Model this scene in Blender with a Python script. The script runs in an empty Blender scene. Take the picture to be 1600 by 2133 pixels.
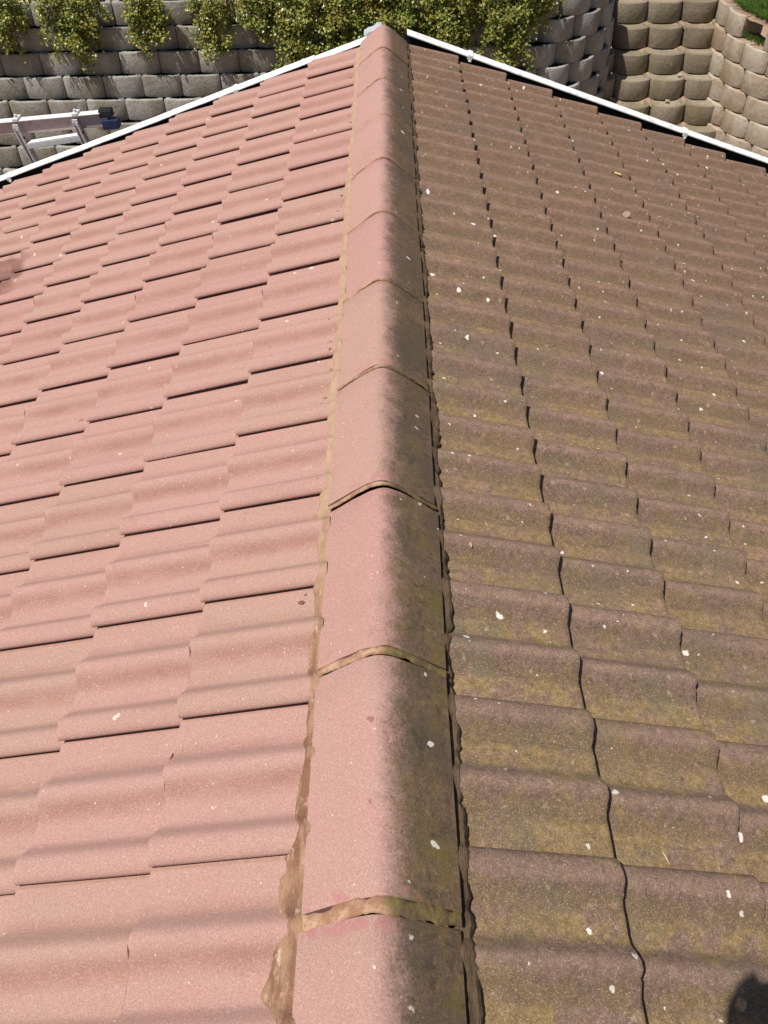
import bpy, bmesh, math, random
from mathutils import Vector, Matrix, noise as mnoise

random.seed(7)
C = bpy.context.scene.collection
SC = bpy.context.scene

# ------------------------------------------------------------------ camera, sky, sun, exposure
CAM = Vector((0.02636, 0.0, 1.36493))
PITCH, YAW, ROLL, FPX = 0.80767, -0.01658, -0.02263, 1642.09
fw = Vector((math.sin(YAW) * math.cos(PITCH), math.cos(YAW) * math.cos(PITCH), -math.sin(PITCH)))
r0 = Vector((math.cos(YAW), -math.sin(YAW), 0.0))
u0 = r0.cross(fw)
rt = math.cos(ROLL) * r0 + math.sin(ROLL) * u0
up = -math.sin(ROLL) * r0 + math.cos(ROLL) * u0
cd = bpy.data.cameras.new('camera')
cam = bpy.data.objects.new('camera', cd)
C.objects.link(cam)
m = Matrix.Identity(4)
for k in range(3):
    m[k][0], m[k][1], m[k][2], m[k][3] = rt[k], up[k], -fw[k], CAM[k]
cam.matrix_world = m
cd.sensor_fit = 'HORIZONTAL'
cd.sensor_width = 36.0
cd.lens = 36.0 * FPX / 1600.0
cd.clip_start = 0.02
cd.clip_end = 400.0
SC.camera = cam

SUN_DIR = Vector((-0.37, -0.195, 0.89)).normalized()
w = bpy.data.worlds.new('World')
SC.world = w
w.use_nodes = True
nt = w.node_tree
bg = nt.nodes['Background']
sky = nt.nodes.new('ShaderNodeTexSky')
sky.sky_type = 'NISHITA'
sky.sun_disc = False
sky.sun_elevation = math.asin(SUN_DIR.z)
sky.sun_rotation = math.atan2(SUN_DIR.x, SUN_DIR.y) % (2 * math.pi)
nt.links.new(sky.outputs[0], bg.inputs[0])
bg.inputs[1].default_value = 0.06
sd = bpy.data.lights.new('sun', 'SUN')
sd.energy = 5.0
sd.angle = math.radians(0.53)
sd.color = (1.0, 0.95, 0.88)
sun = bpy.data.objects.new('sun', sd)
C.objects.link(sun)
sun.location = (-8, -4, 18)
sun.rotation_euler = SUN_DIR.to_track_quat('Z', 'Y').to_euler()
SC.view_settings.view_transform = 'Standard'
SC.view_settings.look = 'None'
SC.view_settings.exposure = 0.12
SC.view_settings.gamma = 1.0
SC.view_settings.use_curve_mapping = False

# ------------------------------------------------------------------ helpers
def project(p):
    d = p - CAM
    z = d.dot(fw)
    if z < 0.05:
        return None
    return 800 + FPX * d.dot(rt) / z, 1066.5 - FPX * d.dot(up) / z, z

def thing(name, label, cat, loc=(0, 0, 0), group=None):
    o = bpy.data.objects.new(name, None)
    o.empty_display_size = 0.1
    C.objects.link(o)
    o.location = loc
    o['label'] = label
    o['category'] = cat
    if group:
        o['group'] = group
    return o

def tag(o, label=None, cat=None, group=None, kind=None):
    for k_, v_ in (('label', label), ('category', cat), ('group', group), ('kind', kind)):
        if v_:
            o[k_] = v_
    return o

def to_mesh(name, bm, mat, smooth=False):
    me = bpy.data.meshes.new(name)
    bm.normal_update()
    bm.to_mesh(me)
    bm.free()
    for mm in (mat if isinstance(mat, (list, tuple)) else [mat]):
        me.materials.append(mm)
    if smooth:
        for p in me.polygons:
            p.use_smooth = True
    return me

def world_of(o):
    M = Matrix.Translation(o.location) if o.type == 'EMPTY' else o.matrix_basis.copy()
    if o.parent is not None:
        M = world_of(o.parent) @ o.matrix_parent_inverse @ M
    return M

def link(name, me, parent=None, loc=None, mw=None):
    """link a mesh as one object; coordinates are world ones (a parent sits unrotated)"""
    o = bpy.data.objects.new(name, me)
    C.objects.link(o)
    if parent is not None:
        o.parent = parent
        o.matrix_parent_inverse = world_of(parent).inverted()
    if mw is not None:
        o.matrix_basis = mw
    elif loc is not None:
        o.location = loc
    return o

def obj(name, bm, mat, parent=None, smooth=False):
    return link(name, to_mesh(name, bm, mat, smooth), parent)

def pydata(name, vs, fs, mat, parent=None, smooth=False):
    me = bpy.data.meshes.new(name)
    me.from_pydata(vs, [], fs)
    me.validate()
    me.update()
    for mm in (mat if isinstance(mat, (list, tuple)) else [mat]):
        me.materials.append(mm)
    if smooth:
        for p in me.polygons:
            p.use_smooth = True
    return link(name, me, parent)

def add_box(bm, mw, sx, sy, sz, bevel=0.0):
    r = bmesh.ops.create_cube(bm, size=1.0, matrix=Matrix.Identity(4))
    vs = r['verts']
    for v in vs:
        v.co = Vector((v.co.x * sx, v.co.y * sy, v.co.z * sz))
    if bevel > 0:
        es = list({e for v in vs for e in v.link_edges})
        rr = bmesh.ops.bevel(bm, geom=es, offset=bevel, segments=2, affect='EDGES', profile=0.6)
        vs = list({v for f in rr['faces'] for v in f.verts} | {v for v in vs if v.is_valid})
    for v in vs:
        v.co = mw @ v.co
    return vs

def frame(p0, p1, upv=(0, 0, 1)):
    """matrix at the middle of p0-p1, local X along it, Z near upv; and the length"""
    p0, p1, upv = Vector(p0), Vector(p1), Vector(upv)
    x = (p1 - p0)
    L = x.length
    x.normalize()
    y = upv.cross(x).normalized()
    z = x.cross(y)
    M = Matrix.Identity(4)
    mid = (p0 + p1) / 2
    for k in range(3):
        M[k][0], M[k][1], M[k][2], M[k][3] = x[k], y[k], z[k], mid[k]
    return M, L

def add_bar(bm, p0, p1, wy, wz, bevel=0.0, upv=(0, 0, 1)):
    M, L = frame(p0, p1, upv)
    return add_box(bm, M, L, wy, wz, bevel)

def add_tube(bm, p0, p1, ra, rb=None, seg=10, caps=True):
    M, L = frame(p0, p1, (0.13, 0.21, 0.97))
    rb = ra if rb is None else rb
    a, b = [], []
    for k in range(seg):
        t = 2 * math.pi * k / seg
        a.append(bm.verts.new(M @ Vector((-L / 2, ra * math.cos(t), ra * math.sin(t)))))
        b.append(bm.verts.new(M @ Vector((L / 2, rb * math.cos(t), rb * math.sin(t)))))
    for k in range(seg):
        bm.faces.new((a[k], a[(k + 1) % seg], b[(k + 1) % seg], b[k]))
    if caps:
        bm.faces.new(list(reversed(a)))
        bm.faces.new(b)

# ------------------------------------------------------------------ materials
class NT:
    def __init__(self, name, rough=0.85, spec=0.3):
        self.m = bpy.data.materials.new(name)
        self.m.use_nodes = True
        self.t = self.m.node_tree
        self.b = self.t.nodes['Principled BSDF']
        self.b.inputs['Roughness'].default_value = rough
        self.b.inputs['Specular IOR Level'].default_value = spec
        self.pos = self.n('ShaderNodeNewGeometry').outputs['Position']

    def n(self, typ, **kw):
        x = self.t.nodes.new(typ)
        for k_, v_ in kw.items():
            setattr(x, k_, v_)
        return x

    def set(self, inp, v_):
        if isinstance(v_, bpy.types.NodeSocket):
            self.t.links.new(v_, inp)
        elif isinstance(v_, (tuple, list)) and len(v_) == 3 and inp.type == 'RGBA':
            inp.default_value = (*v_, 1)
        else:
            inp.default_value = v_

    def math(self, op, a, b=0.0, c=None, clamp=False):
        x = self.n('ShaderNodeMath', operation=op)
        x.use_clamp = clamp
        self.set(x.inputs[0], a)
        self.set(x.inputs[1], b)
        if c is not None:
            self.set(x.inputs[2], c)
        return x.outputs[0]

    def noise(self, scale, detail=3.0, rough=0.55, vec=None, dist=0.0):
        x = self.n('ShaderNodeTexNoise')
        x.inputs['Scale'].default_value = scale
        x.inputs['Detail'].default_value = detail
        x.inputs['Roughness'].default_value = rough
        x.inputs['Distortion'].default_value = dist
        self.set(x.inputs['Vector'], self.pos if vec is None else vec)
        return x.outputs['Fac']

    def scaled(self, s, vec=None):
        x = self.n('ShaderNodeVectorMath', operation='MULTIPLY')
        self.set(x.inputs[0], self.pos if vec is None else vec)
        x.inputs[1].default_value = s
        return x.outputs[0]

    def ramp(self, fac, lo, hi, a=0.0, b=1.0, smooth=True):
        x = self.n('ShaderNodeMapRange')
        x.interpolation_type = 'SMOOTHSTEP' if smooth else 'LINEAR'
        self.set(x.inputs[0], fac)
        self.set(x.inputs[1], lo)
        self.set(x.inputs[2], hi)
        self.set(x.inputs[3], a)
        self.set(x.inputs[4], b)
        return x.outputs[0]

    def mix(self, fac, a, b, mode='MIX'):
        x = self.n('ShaderNodeMix', data_type='RGBA', blend_type=mode)
        self.set(x.inputs[0], fac)
        self.set(x.inputs[6], a)
        self.set(x.inputs[7], b)
        return x.outputs[2]

    def attr(self, name):
        x = self.n('ShaderNodeAttribute')
        x.attribute_name = name
        return x.outputs['Fac']

    def rnd(self):
        return self.n('ShaderNodeObjectInfo').outputs['Random']

    def island(self):
        return self.n('ShaderNodeNewGeometry').outputs['Random Per Island']

    def spots(self, scale, share, radius, wobble=0.35):
        """sparse round specks: cell centres of a Voronoi, only a share of the cells"""
        wv = self.n('ShaderNodeVectorMath', operation='ADD')
        nz = self.n('ShaderNodeTexNoise')
        nz.inputs['Scale'].default_value = scale * 5.0
        nz.inputs['Detail'].default_value = 3.0
        self.set(nz.inputs['Vector'], self.pos)
        sc_ = self.n('ShaderNodeVectorMath', operation='SCALE')
        self.set(sc_.inputs[0], nz.outputs['Color'])
        sc_.inputs['Scale'].default_value = wobble / scale
        self.set(wv.inputs[0], self.pos)
        self.set(wv.inputs[1], sc_.outputs[0])
        v_ = self.n('ShaderNodeTexVoronoi')
        v_.voronoi_dimensions = '2D'
        v_.inputs['Scale'].default_value = scale
        self.set(v_.inputs['Vector'], wv.outputs[0])
        sep = self.n('ShaderNodeSeparateColor')
        self.set(sep.inputs[0], v_.outputs['Color'])
        pick = self.math('LESS_THAN', sep.outputs[0], share)
        rad = self.math('MULTIPLY', sep.outputs[1], radius)
        rad = self.math('ADD', rad, radius * 0.25)
        inside = self.ramp(self.math('SUBTRACT', rad, v_.outputs['Distance']), 0.0, 0.03)
        return self.math('MULTIPLY', pick, inside)

    def color(self, c):
        self.set(self.b.inputs['Base Color'], c)

    def bump(self, h, dist, strength=1.0):
        x = self.n('ShaderNodeBump')
        x.inputs['Strength'].default_value = strength
        x.inputs['Distance'].default_value = dist
        self.set(x.inputs['Height'], h)
        self.set(self.b.inputs['Normal'], x.outputs[0])

def grain(N, col, amount=0.25, scale=420.0):
    """sand grains of the concrete: dark and light specks a millimetre or two across"""
    g = N.noise(scale, 3.0, 0.8)
    g2 = N.noise(scale * 0.55, 2.0, 0.7)
    c = N.mix(N.ramp(g, 0.56, 0.30, 0.0, amount, False), col, (0.14, 0.060, 0.045))
    c = N.mix(N.ramp(g2, 0.52, 0.82, 0.0, amount * 0.6, False), c, (0.76, 0.57, 0.50))
    c = N.mix(N.math('MULTIPLY', N.spots(95.0, 0.03, 0.14, 0.1), 0.5), c, (0.86, 0.76, 0.68))
    return c, N.math('ADD', g, N.math('MULTIPLY', g2, 0.8))

def sepxyz(N, vec=None):
    s = N.n('ShaderNodeSeparateXYZ')
    N.set(s.inputs[0], N.pos if vec is None else vec)
    return s.outputs

def washed_nodes(N, tiles=True):
    c = N.mix(N.noise(2.2, 4.0), (0.440, 0.264, 0.230), (0.428, 0.262, 0.214))
    c = N.mix(N.ramp(N.noise(9.0, 4.0), 0.42, 0.72, 0, 0.55), c, (0.47, 0.250, 0.220))
    c = N.mix(N.ramp(N.rnd(), 0.35, 1.0, 0.0, 0.60), c, (0.405, 0.258, 0.200))
    c = N.mix(N.ramp(N.rnd(), 0.30, 0.0, 0.0, 0.40), c, (0.420, 0.212, 0.190))
    c = N.mix(N.ramp(N.noise(3.6, 5.0, 0.7, vec=N.scaled((0.45, 1.3, 1.0)), dist=0.5), 0.50, 0.70, 0, 0.50), c, (0.375, 0.222, 0.180))
    c = N.mix(N.math('MULTIPLY', N.ramp(N.noise(21.0, 5.0, 0.75), 0.58, 0.72), N.ramp(N.noise(2.7, 2.0), 0.45, 0.65, 0, 0.6)), c, (0.300, 0.180, 0.145))
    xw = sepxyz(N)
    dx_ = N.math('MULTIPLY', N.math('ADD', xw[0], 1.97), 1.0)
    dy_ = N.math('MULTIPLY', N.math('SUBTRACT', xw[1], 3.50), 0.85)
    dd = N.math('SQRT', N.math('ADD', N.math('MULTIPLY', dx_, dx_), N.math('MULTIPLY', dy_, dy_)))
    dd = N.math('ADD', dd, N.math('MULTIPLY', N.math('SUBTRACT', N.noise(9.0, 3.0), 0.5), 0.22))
    c = N.mix(N.ramp(dd, 0.24, 0.16, 0, 0.8), c, (0.150, 0.062, 0.052))  # dark red-brown patch with a ragged edge
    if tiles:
        # browner bands along the feet of the middle roll and the side lap
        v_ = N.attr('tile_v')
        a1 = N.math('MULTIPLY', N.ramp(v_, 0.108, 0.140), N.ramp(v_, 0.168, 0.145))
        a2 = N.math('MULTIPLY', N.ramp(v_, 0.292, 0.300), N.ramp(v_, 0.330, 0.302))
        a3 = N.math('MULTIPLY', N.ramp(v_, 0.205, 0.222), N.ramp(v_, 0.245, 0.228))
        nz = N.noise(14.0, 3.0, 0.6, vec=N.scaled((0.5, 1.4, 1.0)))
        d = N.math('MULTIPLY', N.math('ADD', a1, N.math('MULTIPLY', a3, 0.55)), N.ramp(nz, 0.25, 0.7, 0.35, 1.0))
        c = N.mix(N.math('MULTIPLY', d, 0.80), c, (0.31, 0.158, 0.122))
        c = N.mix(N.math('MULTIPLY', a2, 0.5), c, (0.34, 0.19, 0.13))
    c, h = grain(N, c, 0.55)
    c = N.mix(N.math('MULTIPLY', N.spots(16.0, 0.035, 0.10), 0.7), c, (0.72, 0.60, 0.50))
    c = N.mix(N.math('MULTIPLY', N.spots(9.0, 0.02, 0.09), 0.75), c, (0.24, 0.10, 0.09))
    return c, h

def dirty_nodes(N, tiles=True):
    x = sepxyz(N)
    near = N.ramp(x[1], 0.2, 4.2, 1.0, 0.12)
    n1 = N.noise(11.0, 5.0, 0.65)
    n2 = N.noise(26.0, 4.0, 0.65)
    n3 = N.noise(70.0, 3.0, 0.7)
    blot = N.math('ADD', N.math('MULTIPLY', n1, 0.6), N.math('MULTIPLY', n2, 0.4))
    purple = N.mix(N.ramp(n3, 0.35, 0.7), (0.132, 0.090, 0.074), (0.225, 0.156, 0.134))
    red = N.mix(N.ramp(n3, 0.35, 0.7), (0.138, 0.078, 0.056), (0.198, 0.118, 0.088))
    purple = N.mix(near, red, purple)
    olive = N.mix(N.ramp(n3, 0.35, 0.7), (0.168, 0.122, 0.050), (0.295, 0.220, 0.095))
    if tiles:
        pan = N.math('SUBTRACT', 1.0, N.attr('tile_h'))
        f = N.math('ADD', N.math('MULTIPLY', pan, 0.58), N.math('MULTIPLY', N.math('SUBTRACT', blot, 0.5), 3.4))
        f = N.math('ADD', f, N.math('MULTIPLY', N.math('SUBTRACT', N.rnd(), 0.5), 0.30))
        f = N.math('ADD', f, N.math('MULTIPLY', N.math('SUBTRACT', N.noise(3.2, 3.0), 0.5), 1.2))
        f = N.ramp(f, 0.20, 0.78)
    else:
        f = N.ramp(blot, 0.40, 0.66)
    far_c = N.mix(N.ramp(n3, 0.35, 0.7), (0.165, 0.102, 0.062), (0.232, 0.150, 0.096))
    olive = N.mix(near, far_c, olive)
    f = N.math('MULTIPLY', f, N.ramp(near, 0, 1, 0.75, 1.0))
    c = N.mix(f, purple, olive)
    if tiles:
        # roll shading put into the colour: near flank and foot darker, crest paler
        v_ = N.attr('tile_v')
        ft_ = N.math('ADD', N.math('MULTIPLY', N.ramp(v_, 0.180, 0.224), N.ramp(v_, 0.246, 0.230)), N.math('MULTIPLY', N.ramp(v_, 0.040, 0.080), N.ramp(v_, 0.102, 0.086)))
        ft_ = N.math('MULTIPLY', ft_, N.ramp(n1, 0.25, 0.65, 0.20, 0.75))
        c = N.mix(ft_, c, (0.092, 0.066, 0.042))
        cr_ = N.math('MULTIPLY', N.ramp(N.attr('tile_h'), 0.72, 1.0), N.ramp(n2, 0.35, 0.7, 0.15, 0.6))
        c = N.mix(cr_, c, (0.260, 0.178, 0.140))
    # grey-green crust, worn pink places, bare spots
    c = N.mix(N.math('MULTIPLY', N.ramp(N.noise(5.5, 5.0, 0.7), 0.52, 0.66, 0, 0.75), near), c, (0.125, 0.112, 0.080))
    c = N.mix(N.ramp(N.noise(7.5, 5.0, 0.75, dist=0.6), 0.57, 0.74, 0, 0.70), c, (0.285, 0.178, 0.148))
    c = N.mix(N.ramp(N.noise(2.6, 4.0, 0.7), 0.50, 0.66, 0, 0.45), c, (0.110, 0.090, 0.075))
    c = N.mix(N.math('MULTIPLY', N.ramp(N.noise(34.0, 5.0, 0.75), 0.56, 0.68), N.ramp(N.noise(6.0, 3.0), 0.4, 0.65, 0.1, 0.6)), c, (0.34, 0.235, 0.195))
    c = N.mix(N.ramp(N.noise(45.0, 5.0, 0.78), 0.46, 0.34, 0, 0.65), c, (0.070, 0.058, 0.040))
    c = N.mix(N.ramp(N.rnd(), 0, 1, 0, 0.25), c, (0.125, 0.088, 0.070))
    run = N.noise(30.0, 4.0, 0.7, vec=N.scaled((0.25, 1.6, 0.25)))
    c = N.mix(N.math('MULTIPLY', N.ramp(run, 0.56, 0.68, 0, 0.55), N.ramp(N.noise(4.0, 3.0), 0.40, 0.62)), c, (0.075, 0.066, 0.052))
    c = N.mix(N.math('MULTIPLY', N.spots(34.0, 0.10, 0.16, 0.5), 0.55), c, (0.335, 0.275, 0.215))
    c = N.mix(N.math('MULTIPLY', N.ramp(N.noise(18.0, 5.0, 0.78), 0.60, 0.74), N.math('MULTIPLY', near, 0.55)), c, (0.285, 0.215, 0.075))
    g = N.noise(420.0, 2.0, 0.75)
    c = N.mix(N.ramp(g, 0.52, 0.28, 0, 0.6, False), c, (0.035, 0.025, 0.018))
    c = N.mix(N.ramp(N.noise(300.0, 3.0, 0.8), 0.54, 0.74, 0, 0.75, False), c, (0.50, 0.40, 0.32))
    c = N.mix(1.0, c, (1.22, 1.13, 1.04) if tiles else (1.08, 0.96, 0.74), 'MULTIPLY')
    return c, N.math('ADD', g, N.math('MULTIPLY', n3, 1.2))

def white_specks(N, c):
    c = N.mix(N.math('MULTIPLY', N.spots(11.0, 0.15, 0.085, 0.24), 0.92), c, (0.74, 0.70, 0.63))
    c = N.mix(N.math('MULTIPLY', N.spots(21.0, 0.14, 0.085, 0.30), 0.85), c, (0.66, 0.60, 0.52))
    return c

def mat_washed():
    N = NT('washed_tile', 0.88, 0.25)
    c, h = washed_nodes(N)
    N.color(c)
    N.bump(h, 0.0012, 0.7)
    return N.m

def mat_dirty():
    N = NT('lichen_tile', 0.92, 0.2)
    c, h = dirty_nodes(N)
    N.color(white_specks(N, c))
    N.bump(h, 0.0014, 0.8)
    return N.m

def mat_cap():
    """ridge tiles: washed on the left flank, dirty and also darkened for shade on the right one"""
    N = NT('ridge_tile', 0.88, 0.25)
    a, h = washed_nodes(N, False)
    b, h2 = dirty_nodes(N, False)
    x = sepxyz(N)
    # moss runs along the lower edge and near the joints
    mo = N.math('MULTIPLY', N.ramp(x[0], 0.045, 0.125), N.ramp(N.noise(11.0, 5.0, 0.7), 0.50, 0.64))
    b = N.mix(N.math('MULTIPLY', mo, N.ramp(x[1], 0.2, 3.5, 0.8, 0.1)), b, (0.190, 0.150, 0.022))
    b = N.mix(N.ramp(N.noise(4.0, 3.0), 0.42, 0.66, 0.25, 0.75), b, (0.085, 0.068, 0.048))  # dirt plus the weaker light on this flank, both in the colour
    e = N.math('ADD', x[0], N.math('MULTIPLY', N.math('SUBTRACT', N.noise(22.0, 5.0, 0.75), 0.5), 0.11))
    e = N.math('ADD', e, N.math('MULTIPLY', N.math('SUBTRACT', N.noise(7.0, 3.0, 0.6), 0.5), 0.05))
    e = N.math('ADD', e, N.math('MULTIPLY', N.math('SUBTRACT', N.noise(2.4, 2.0), 0.5), 0.03))
    e = N.math('ADD', e, N.math('MULTIPLY', N.math('SUBTRACT', N.noise(190.0, 3.0, 0.75), 0.5), 0.085))
    f = N.ramp(e, -0.010, 0.058)
    pk = N.ramp(N.noise(15.0, 6.0, 0.78, dist=0.4), 0.54, 0.70, 0, 0.62)
    b = N.mix(N.math('MULTIPLY', pk, N.ramp(x[0], 0.13, 0.02, 0.35, 1.0)), b, (0.290, 0.180, 0.155))
    b = N.mix(N.ramp(N.noise(24.0, 5.0, 0.75), 0.46, 0.34, 0, 0.6), b, (0.050, 0.042, 0.030))
    b = white_specks(N, b)
    c = N.mix(f, a, b)
    # pink sealer smears and bare patches beside the joints
    jd = N.math('ABSOLUTE', N.math('SUBTRACT', N.math('FRACT', N.math('DIVIDE', N.math('SUBTRACT', x[1], 0.405 - 0.235), 0.47)), 0.5))
    sm = N.math('MULTIPLY', N.ramp(jd, 0.105, 0.045), N.ramp(N.noise(17.0, 4.0, 0.65), 0.53, 0.60))
    sm = N.math('MULTIPLY', sm, N.ramp(x[0], 0.085, 0.03))
    c = N.mix(N.math('MULTIPLY', sm, 0.62), c, (0.40, 0.165, 0.160))
    N.color(c)
    N.bump(N.math('ADD', h, h2), 0.0012, 0.55)
    return N.m

def mat_mortar(name, c1, c2, c3):
    N = NT(name, 0.9, 0.25)
    f = N.ramp(N.noise(20.0, 4.0, 0.6, vec=N.scaled((2.2, 0.6, 1.0))), 0.40, 0.60)
    c = N.mix(f, c1, c2)
    c = N.mix(N.ramp(N.noise(48.0, 4.0, 0.7, vec=N.scaled((2.0, 0.5, 1.0))), 0.58, 0.72), c, c3)
    c = N.mix(N.ramp(N.noise(300.0, 2.0), 0.5, 0.3, 0, 0.35), c, (0.10, 0.06, 0.04))
    if name == 'ridge_mortar':
        c = N.mix(N.ramp(sepxyz(N)[1], 0.8, 1.6, 0, 0.65), c, (0.47, 0.335, 0.22))
        c = N.mix(N.ramp(N.noise(33.0, 4.0, 0.6), 0.60, 0.66, 0, 0.8), c, (0.42, 0.24, 0.19))
    N.color(c)
    N.bump(N.noise(90.0, 4.0, 0.7, vec=N.scaled((1.6, 0.5, 1.0))), 0.006, 0.8)
    return N.m

def mat_mortar_joint():
    N = NT('joint_mortar', 0.9, 0.25)
    x = sepxyz(N)
    a = N.mix(N.ramp(N.noise(26.0, 4.0, 0.65), 0.40, 0.62), (0.31, 0.165, 0.10), (0.46, 0.295, 0.19))
    b = N.mix(N.ramp(N.noise(30.0, 4.0, 0.7), 0.42, 0.62), (0.125, 0.085, 0.05), (0.19, 0.145, 0.05))
    e = N.math('ADD', x[0], N.math('MULTIPLY', N.math('SUBTRACT', N.noise(30.0, 4.0), 0.5), 0.05))
    c = N.mix(N.ramp(e, 0.0, 0.03), a, b)
    c = N.mix(N.ramp(N.noise(280.0, 2.0), 0.5, 0.3, 0, 0.4), c, (0.08, 0.05, 0.035))
    N.color(c)
    N.bump(N.noise(80.0, 4.0, 0.7), 0.004, 0.8)
    return N.m

def mat_concrete(name, base, dark, light, stain=None, rough=0.9):
    N = NT(name, rough, 0.25)
    c = N.mix(N.ramp(N.noise(3.0, 5.0, 0.65), 0.35, 0.68), base, dark)
    c = N.mix(N.ramp(N.rnd(), 0.0, 1.0, 0.0, 0.55), c, light)
    c = N.mix(N.ramp(N.noise(6.5, 5.0, 0.7, dist=0.7), 0.52, 0.70, 0, 0.6), c, light)
    if stain:
        st = N.noise(4.0, 4.0, 0.65, vec=N.scaled((1.0, 1.0, 0.45)))
        c = N.mix(N.ramp(st, 0.44, 0.64, 0, 0.8), c, stain)
    pits = N.ramp(N.noise(75.0, 2.0, 0.6), 0.40, 0.28)
    c = N.mix(N.math('MULTIPLY', pits, 0.75), c, (0.045, 0.04, 0.032))
    c = N.mix(N.ramp(N.noise(180.0, 3.0, 0.75), 0.46, 0.30, 0, 0.5), c, dark)
    N.color(c)
    h = N.math('SUBTRACT', N.math('ADD', N.noise(140.0, 3.0, 0.7), N.math('MULTIPLY', N.noise(28.0, 4.0, 0.6), 2.2)), N.math('MULTIPLY', pits, 1.2))
    N.bump(h, 0.005, 0.8)
    return N.m

def mat_soil(name, a, b, c3=None):
    N = NT(name, 0.95, 0.15)
    c = N.mix(N.noise(9.0, 5.0, 0.7), a, b)
    c = N.mix(N.ramp(N.noise(120.0, 3.0, 0.7), 0.52, 0.35, 0, 0.6), c, tuple(q * 0.4 for q in a))
    if c3:
        c = N.mix(N.ramp(N.noise(3.0, 4.0, 0.7), 0.5, 0.62), c, c3)
    N.color(c)
    N.bump(N.noise(60.0, 5.0, 0.7), 0.012, 0.9)
    return N.m

def mat_paint(name, col, dirt, amount=0.5, rough=0.5, sc=18.0):
    N = NT(name, rough, 0.4)
    c = N.mix(N.ramp(N.noise(sc, 5.0, 0.7), 0.50, 0.72, 0, amount), col, dirt)
    c = N.mix(N.ramp(N.noise(sc * 7, 3.0, 0.7), 0.60, 0.72, 0, amount), c, dirt)
    N.color(c)
    N.bump(N.noise(60.0, 3.0), 0.001, 0.4)
    return N.m

def mat_plain(name, col, rough=0.6, metal=0.0, var=0.25, sc=30.0):
    N = NT(name, rough, 0.4)
    c = N.mix(N.ramp(N.noise(sc, 4.0, 0.6), 0.3, 0.7, 0, 1), col, tuple(q * (1 - var) for q in col))
    N.color(c)
    N.b.inputs['Metallic'].default_value = metal
    return N.m

def mat_leaf():
    N = NT('trailing_leaf', 0.35, 0.5)
    i = N.island()
    c = N.mix(N.ramp(i, 0.0, 0.5, smooth=False), (0.085, 0.135, 0.022), (0.215, 0.260, 0.042))
    c = N.mix(N.ramp(i, 0.5, 1.0, smooth=False), c, (0.43, 0.38, 0.08))
    cl = N.noise(5.0, 3.0, 0.6)
    c = N.mix(N.ramp(cl, 0.48, 0.68, 0, 0.6), c, (0.28, 0.195, 0.035))
    N.color(c)
    tr = N.n('ShaderNodeBsdfTranslucent')
    N.set(tr.inputs[0], N.mix(0.35, c, (0.25, 0.28, 0.03)))
    mx = N.n('ShaderNodeMixShader')
    mx.inputs[0].default_value = 0.22
    out = [q for q in N.t.nodes if q.type == 'OUTPUT_MATERIAL'][0]
    N.t.links.new(N.b.outputs[0], mx.inputs[1])
    N.t.links.new(tr.outputs[0], mx.inputs[2])
    N.t.links.new(mx.outputs[0], out.inputs[0])
    return N.m

def mat_grass(name, g1, g2, dry):
    N = NT(name, 0.6, 0.3)
    i = N.island()
    c = N.mix(i, g1, g2)
    c = N.mix(N.ramp(N.noise(4.0, 3.0), 0.5, 0.7, 0, 0.8), c, dry)
    N.color(c)
    return N.m

M_WASH, M_DIRT, M_CAP = mat_washed(), mat_dirty(), mat_cap()
M_MORT_L = mat_mortar('ridge_mortar', (0.34, 0.205, 0.125), (0.215, 0.112, 0.068), (0.52, 0.40, 0.27))
M_MORT_R = mat_mortar('shaded_mossy_mortar', (0.070, 0.046, 0.028), (0.125, 0.082, 0.048), (0.11, 0.092, 0.022))  # dark browns carry the cap's shade; the olive patches are moss
M_JOINT = mat_mortar_joint()
M_BLOCK = mat_concrete('wall_concrete', (0.335, 0.325, 0.290), (0.215, 0.200, 0.170), (0.43, 0.42, 0.39), (0.250, 0.215, 0.160))
M_STEP = mat_concrete('step_concrete', (0.265, 0.215, 0.155), (0.165, 0.130, 0.085), (0.34, 0.29, 0.22), (0.200, 0.165, 0.092))
M_BUFF = mat_concrete('buff_concrete', (0.43, 0.36, 0.275), (0.30, 0.24, 0.17), (0.50, 0.45, 0.37), (0.33, 0.23, 0.145))
M_SOIL = mat_soil('shaded_soil', (0.06, 0.042, 0.028), (0.11, 0.075, 0.05))  # shade inside the block pockets is put into this dark colour
M_RED = mat_soil('red_soil', (0.33, 0.215, 0.145), (0.44, 0.31, 0.22))
M_LAWN = mat_soil('lawn_soil', (0.07, 0.085, 0.025), (0.12, 0.11, 0.05), (0.20, 0.13, 0.08))
M_WHITE = mat_paint('white_flashing', (0.80, 0.80, 0.79), (0.42, 0.40, 0.36), 0.35, 0.45, 16.0)
M_WHITE2 = mat_paint('mottled_flashing', (0.78, 0.78, 0.77), (0.36, 0.35, 0.33), 0.75, 0.5, 26.0)
M_GALV = mat_paint('galvanised_sheet', (0.42, 0.44, 0.46), (0.25, 0.25, 0.25), 0.6, 0.45, 30.0)
M_BLACK = mat_plain('bitumen_black', (0.006, 0.006, 0.006), 0.9)
M_PLASTER = mat_plain('wall_plaster', (0.55, 0.50, 0.42), 0.9)
M_ALU = mat_paint('aluminium', (0.62, 0.62, 0.62), (0.30, 0.26, 0.24), 0.6, 0.4, 25.0)
M_ALUP = mat_paint('overspray_aluminium', (0.50, 0.39, 0.37), (0.24, 0.11, 0.10), 0.7, 0.55, 28.0)
M_ALUW = mat_paint('white_aluminium', (0.80, 0.80, 0.79), (0.45, 0.33, 0.30), 0.5, 0.4, 30.0)
M_RUBBER = mat_plain('black_rubber', (0.022, 0.023, 0.026), 0.65)
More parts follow.
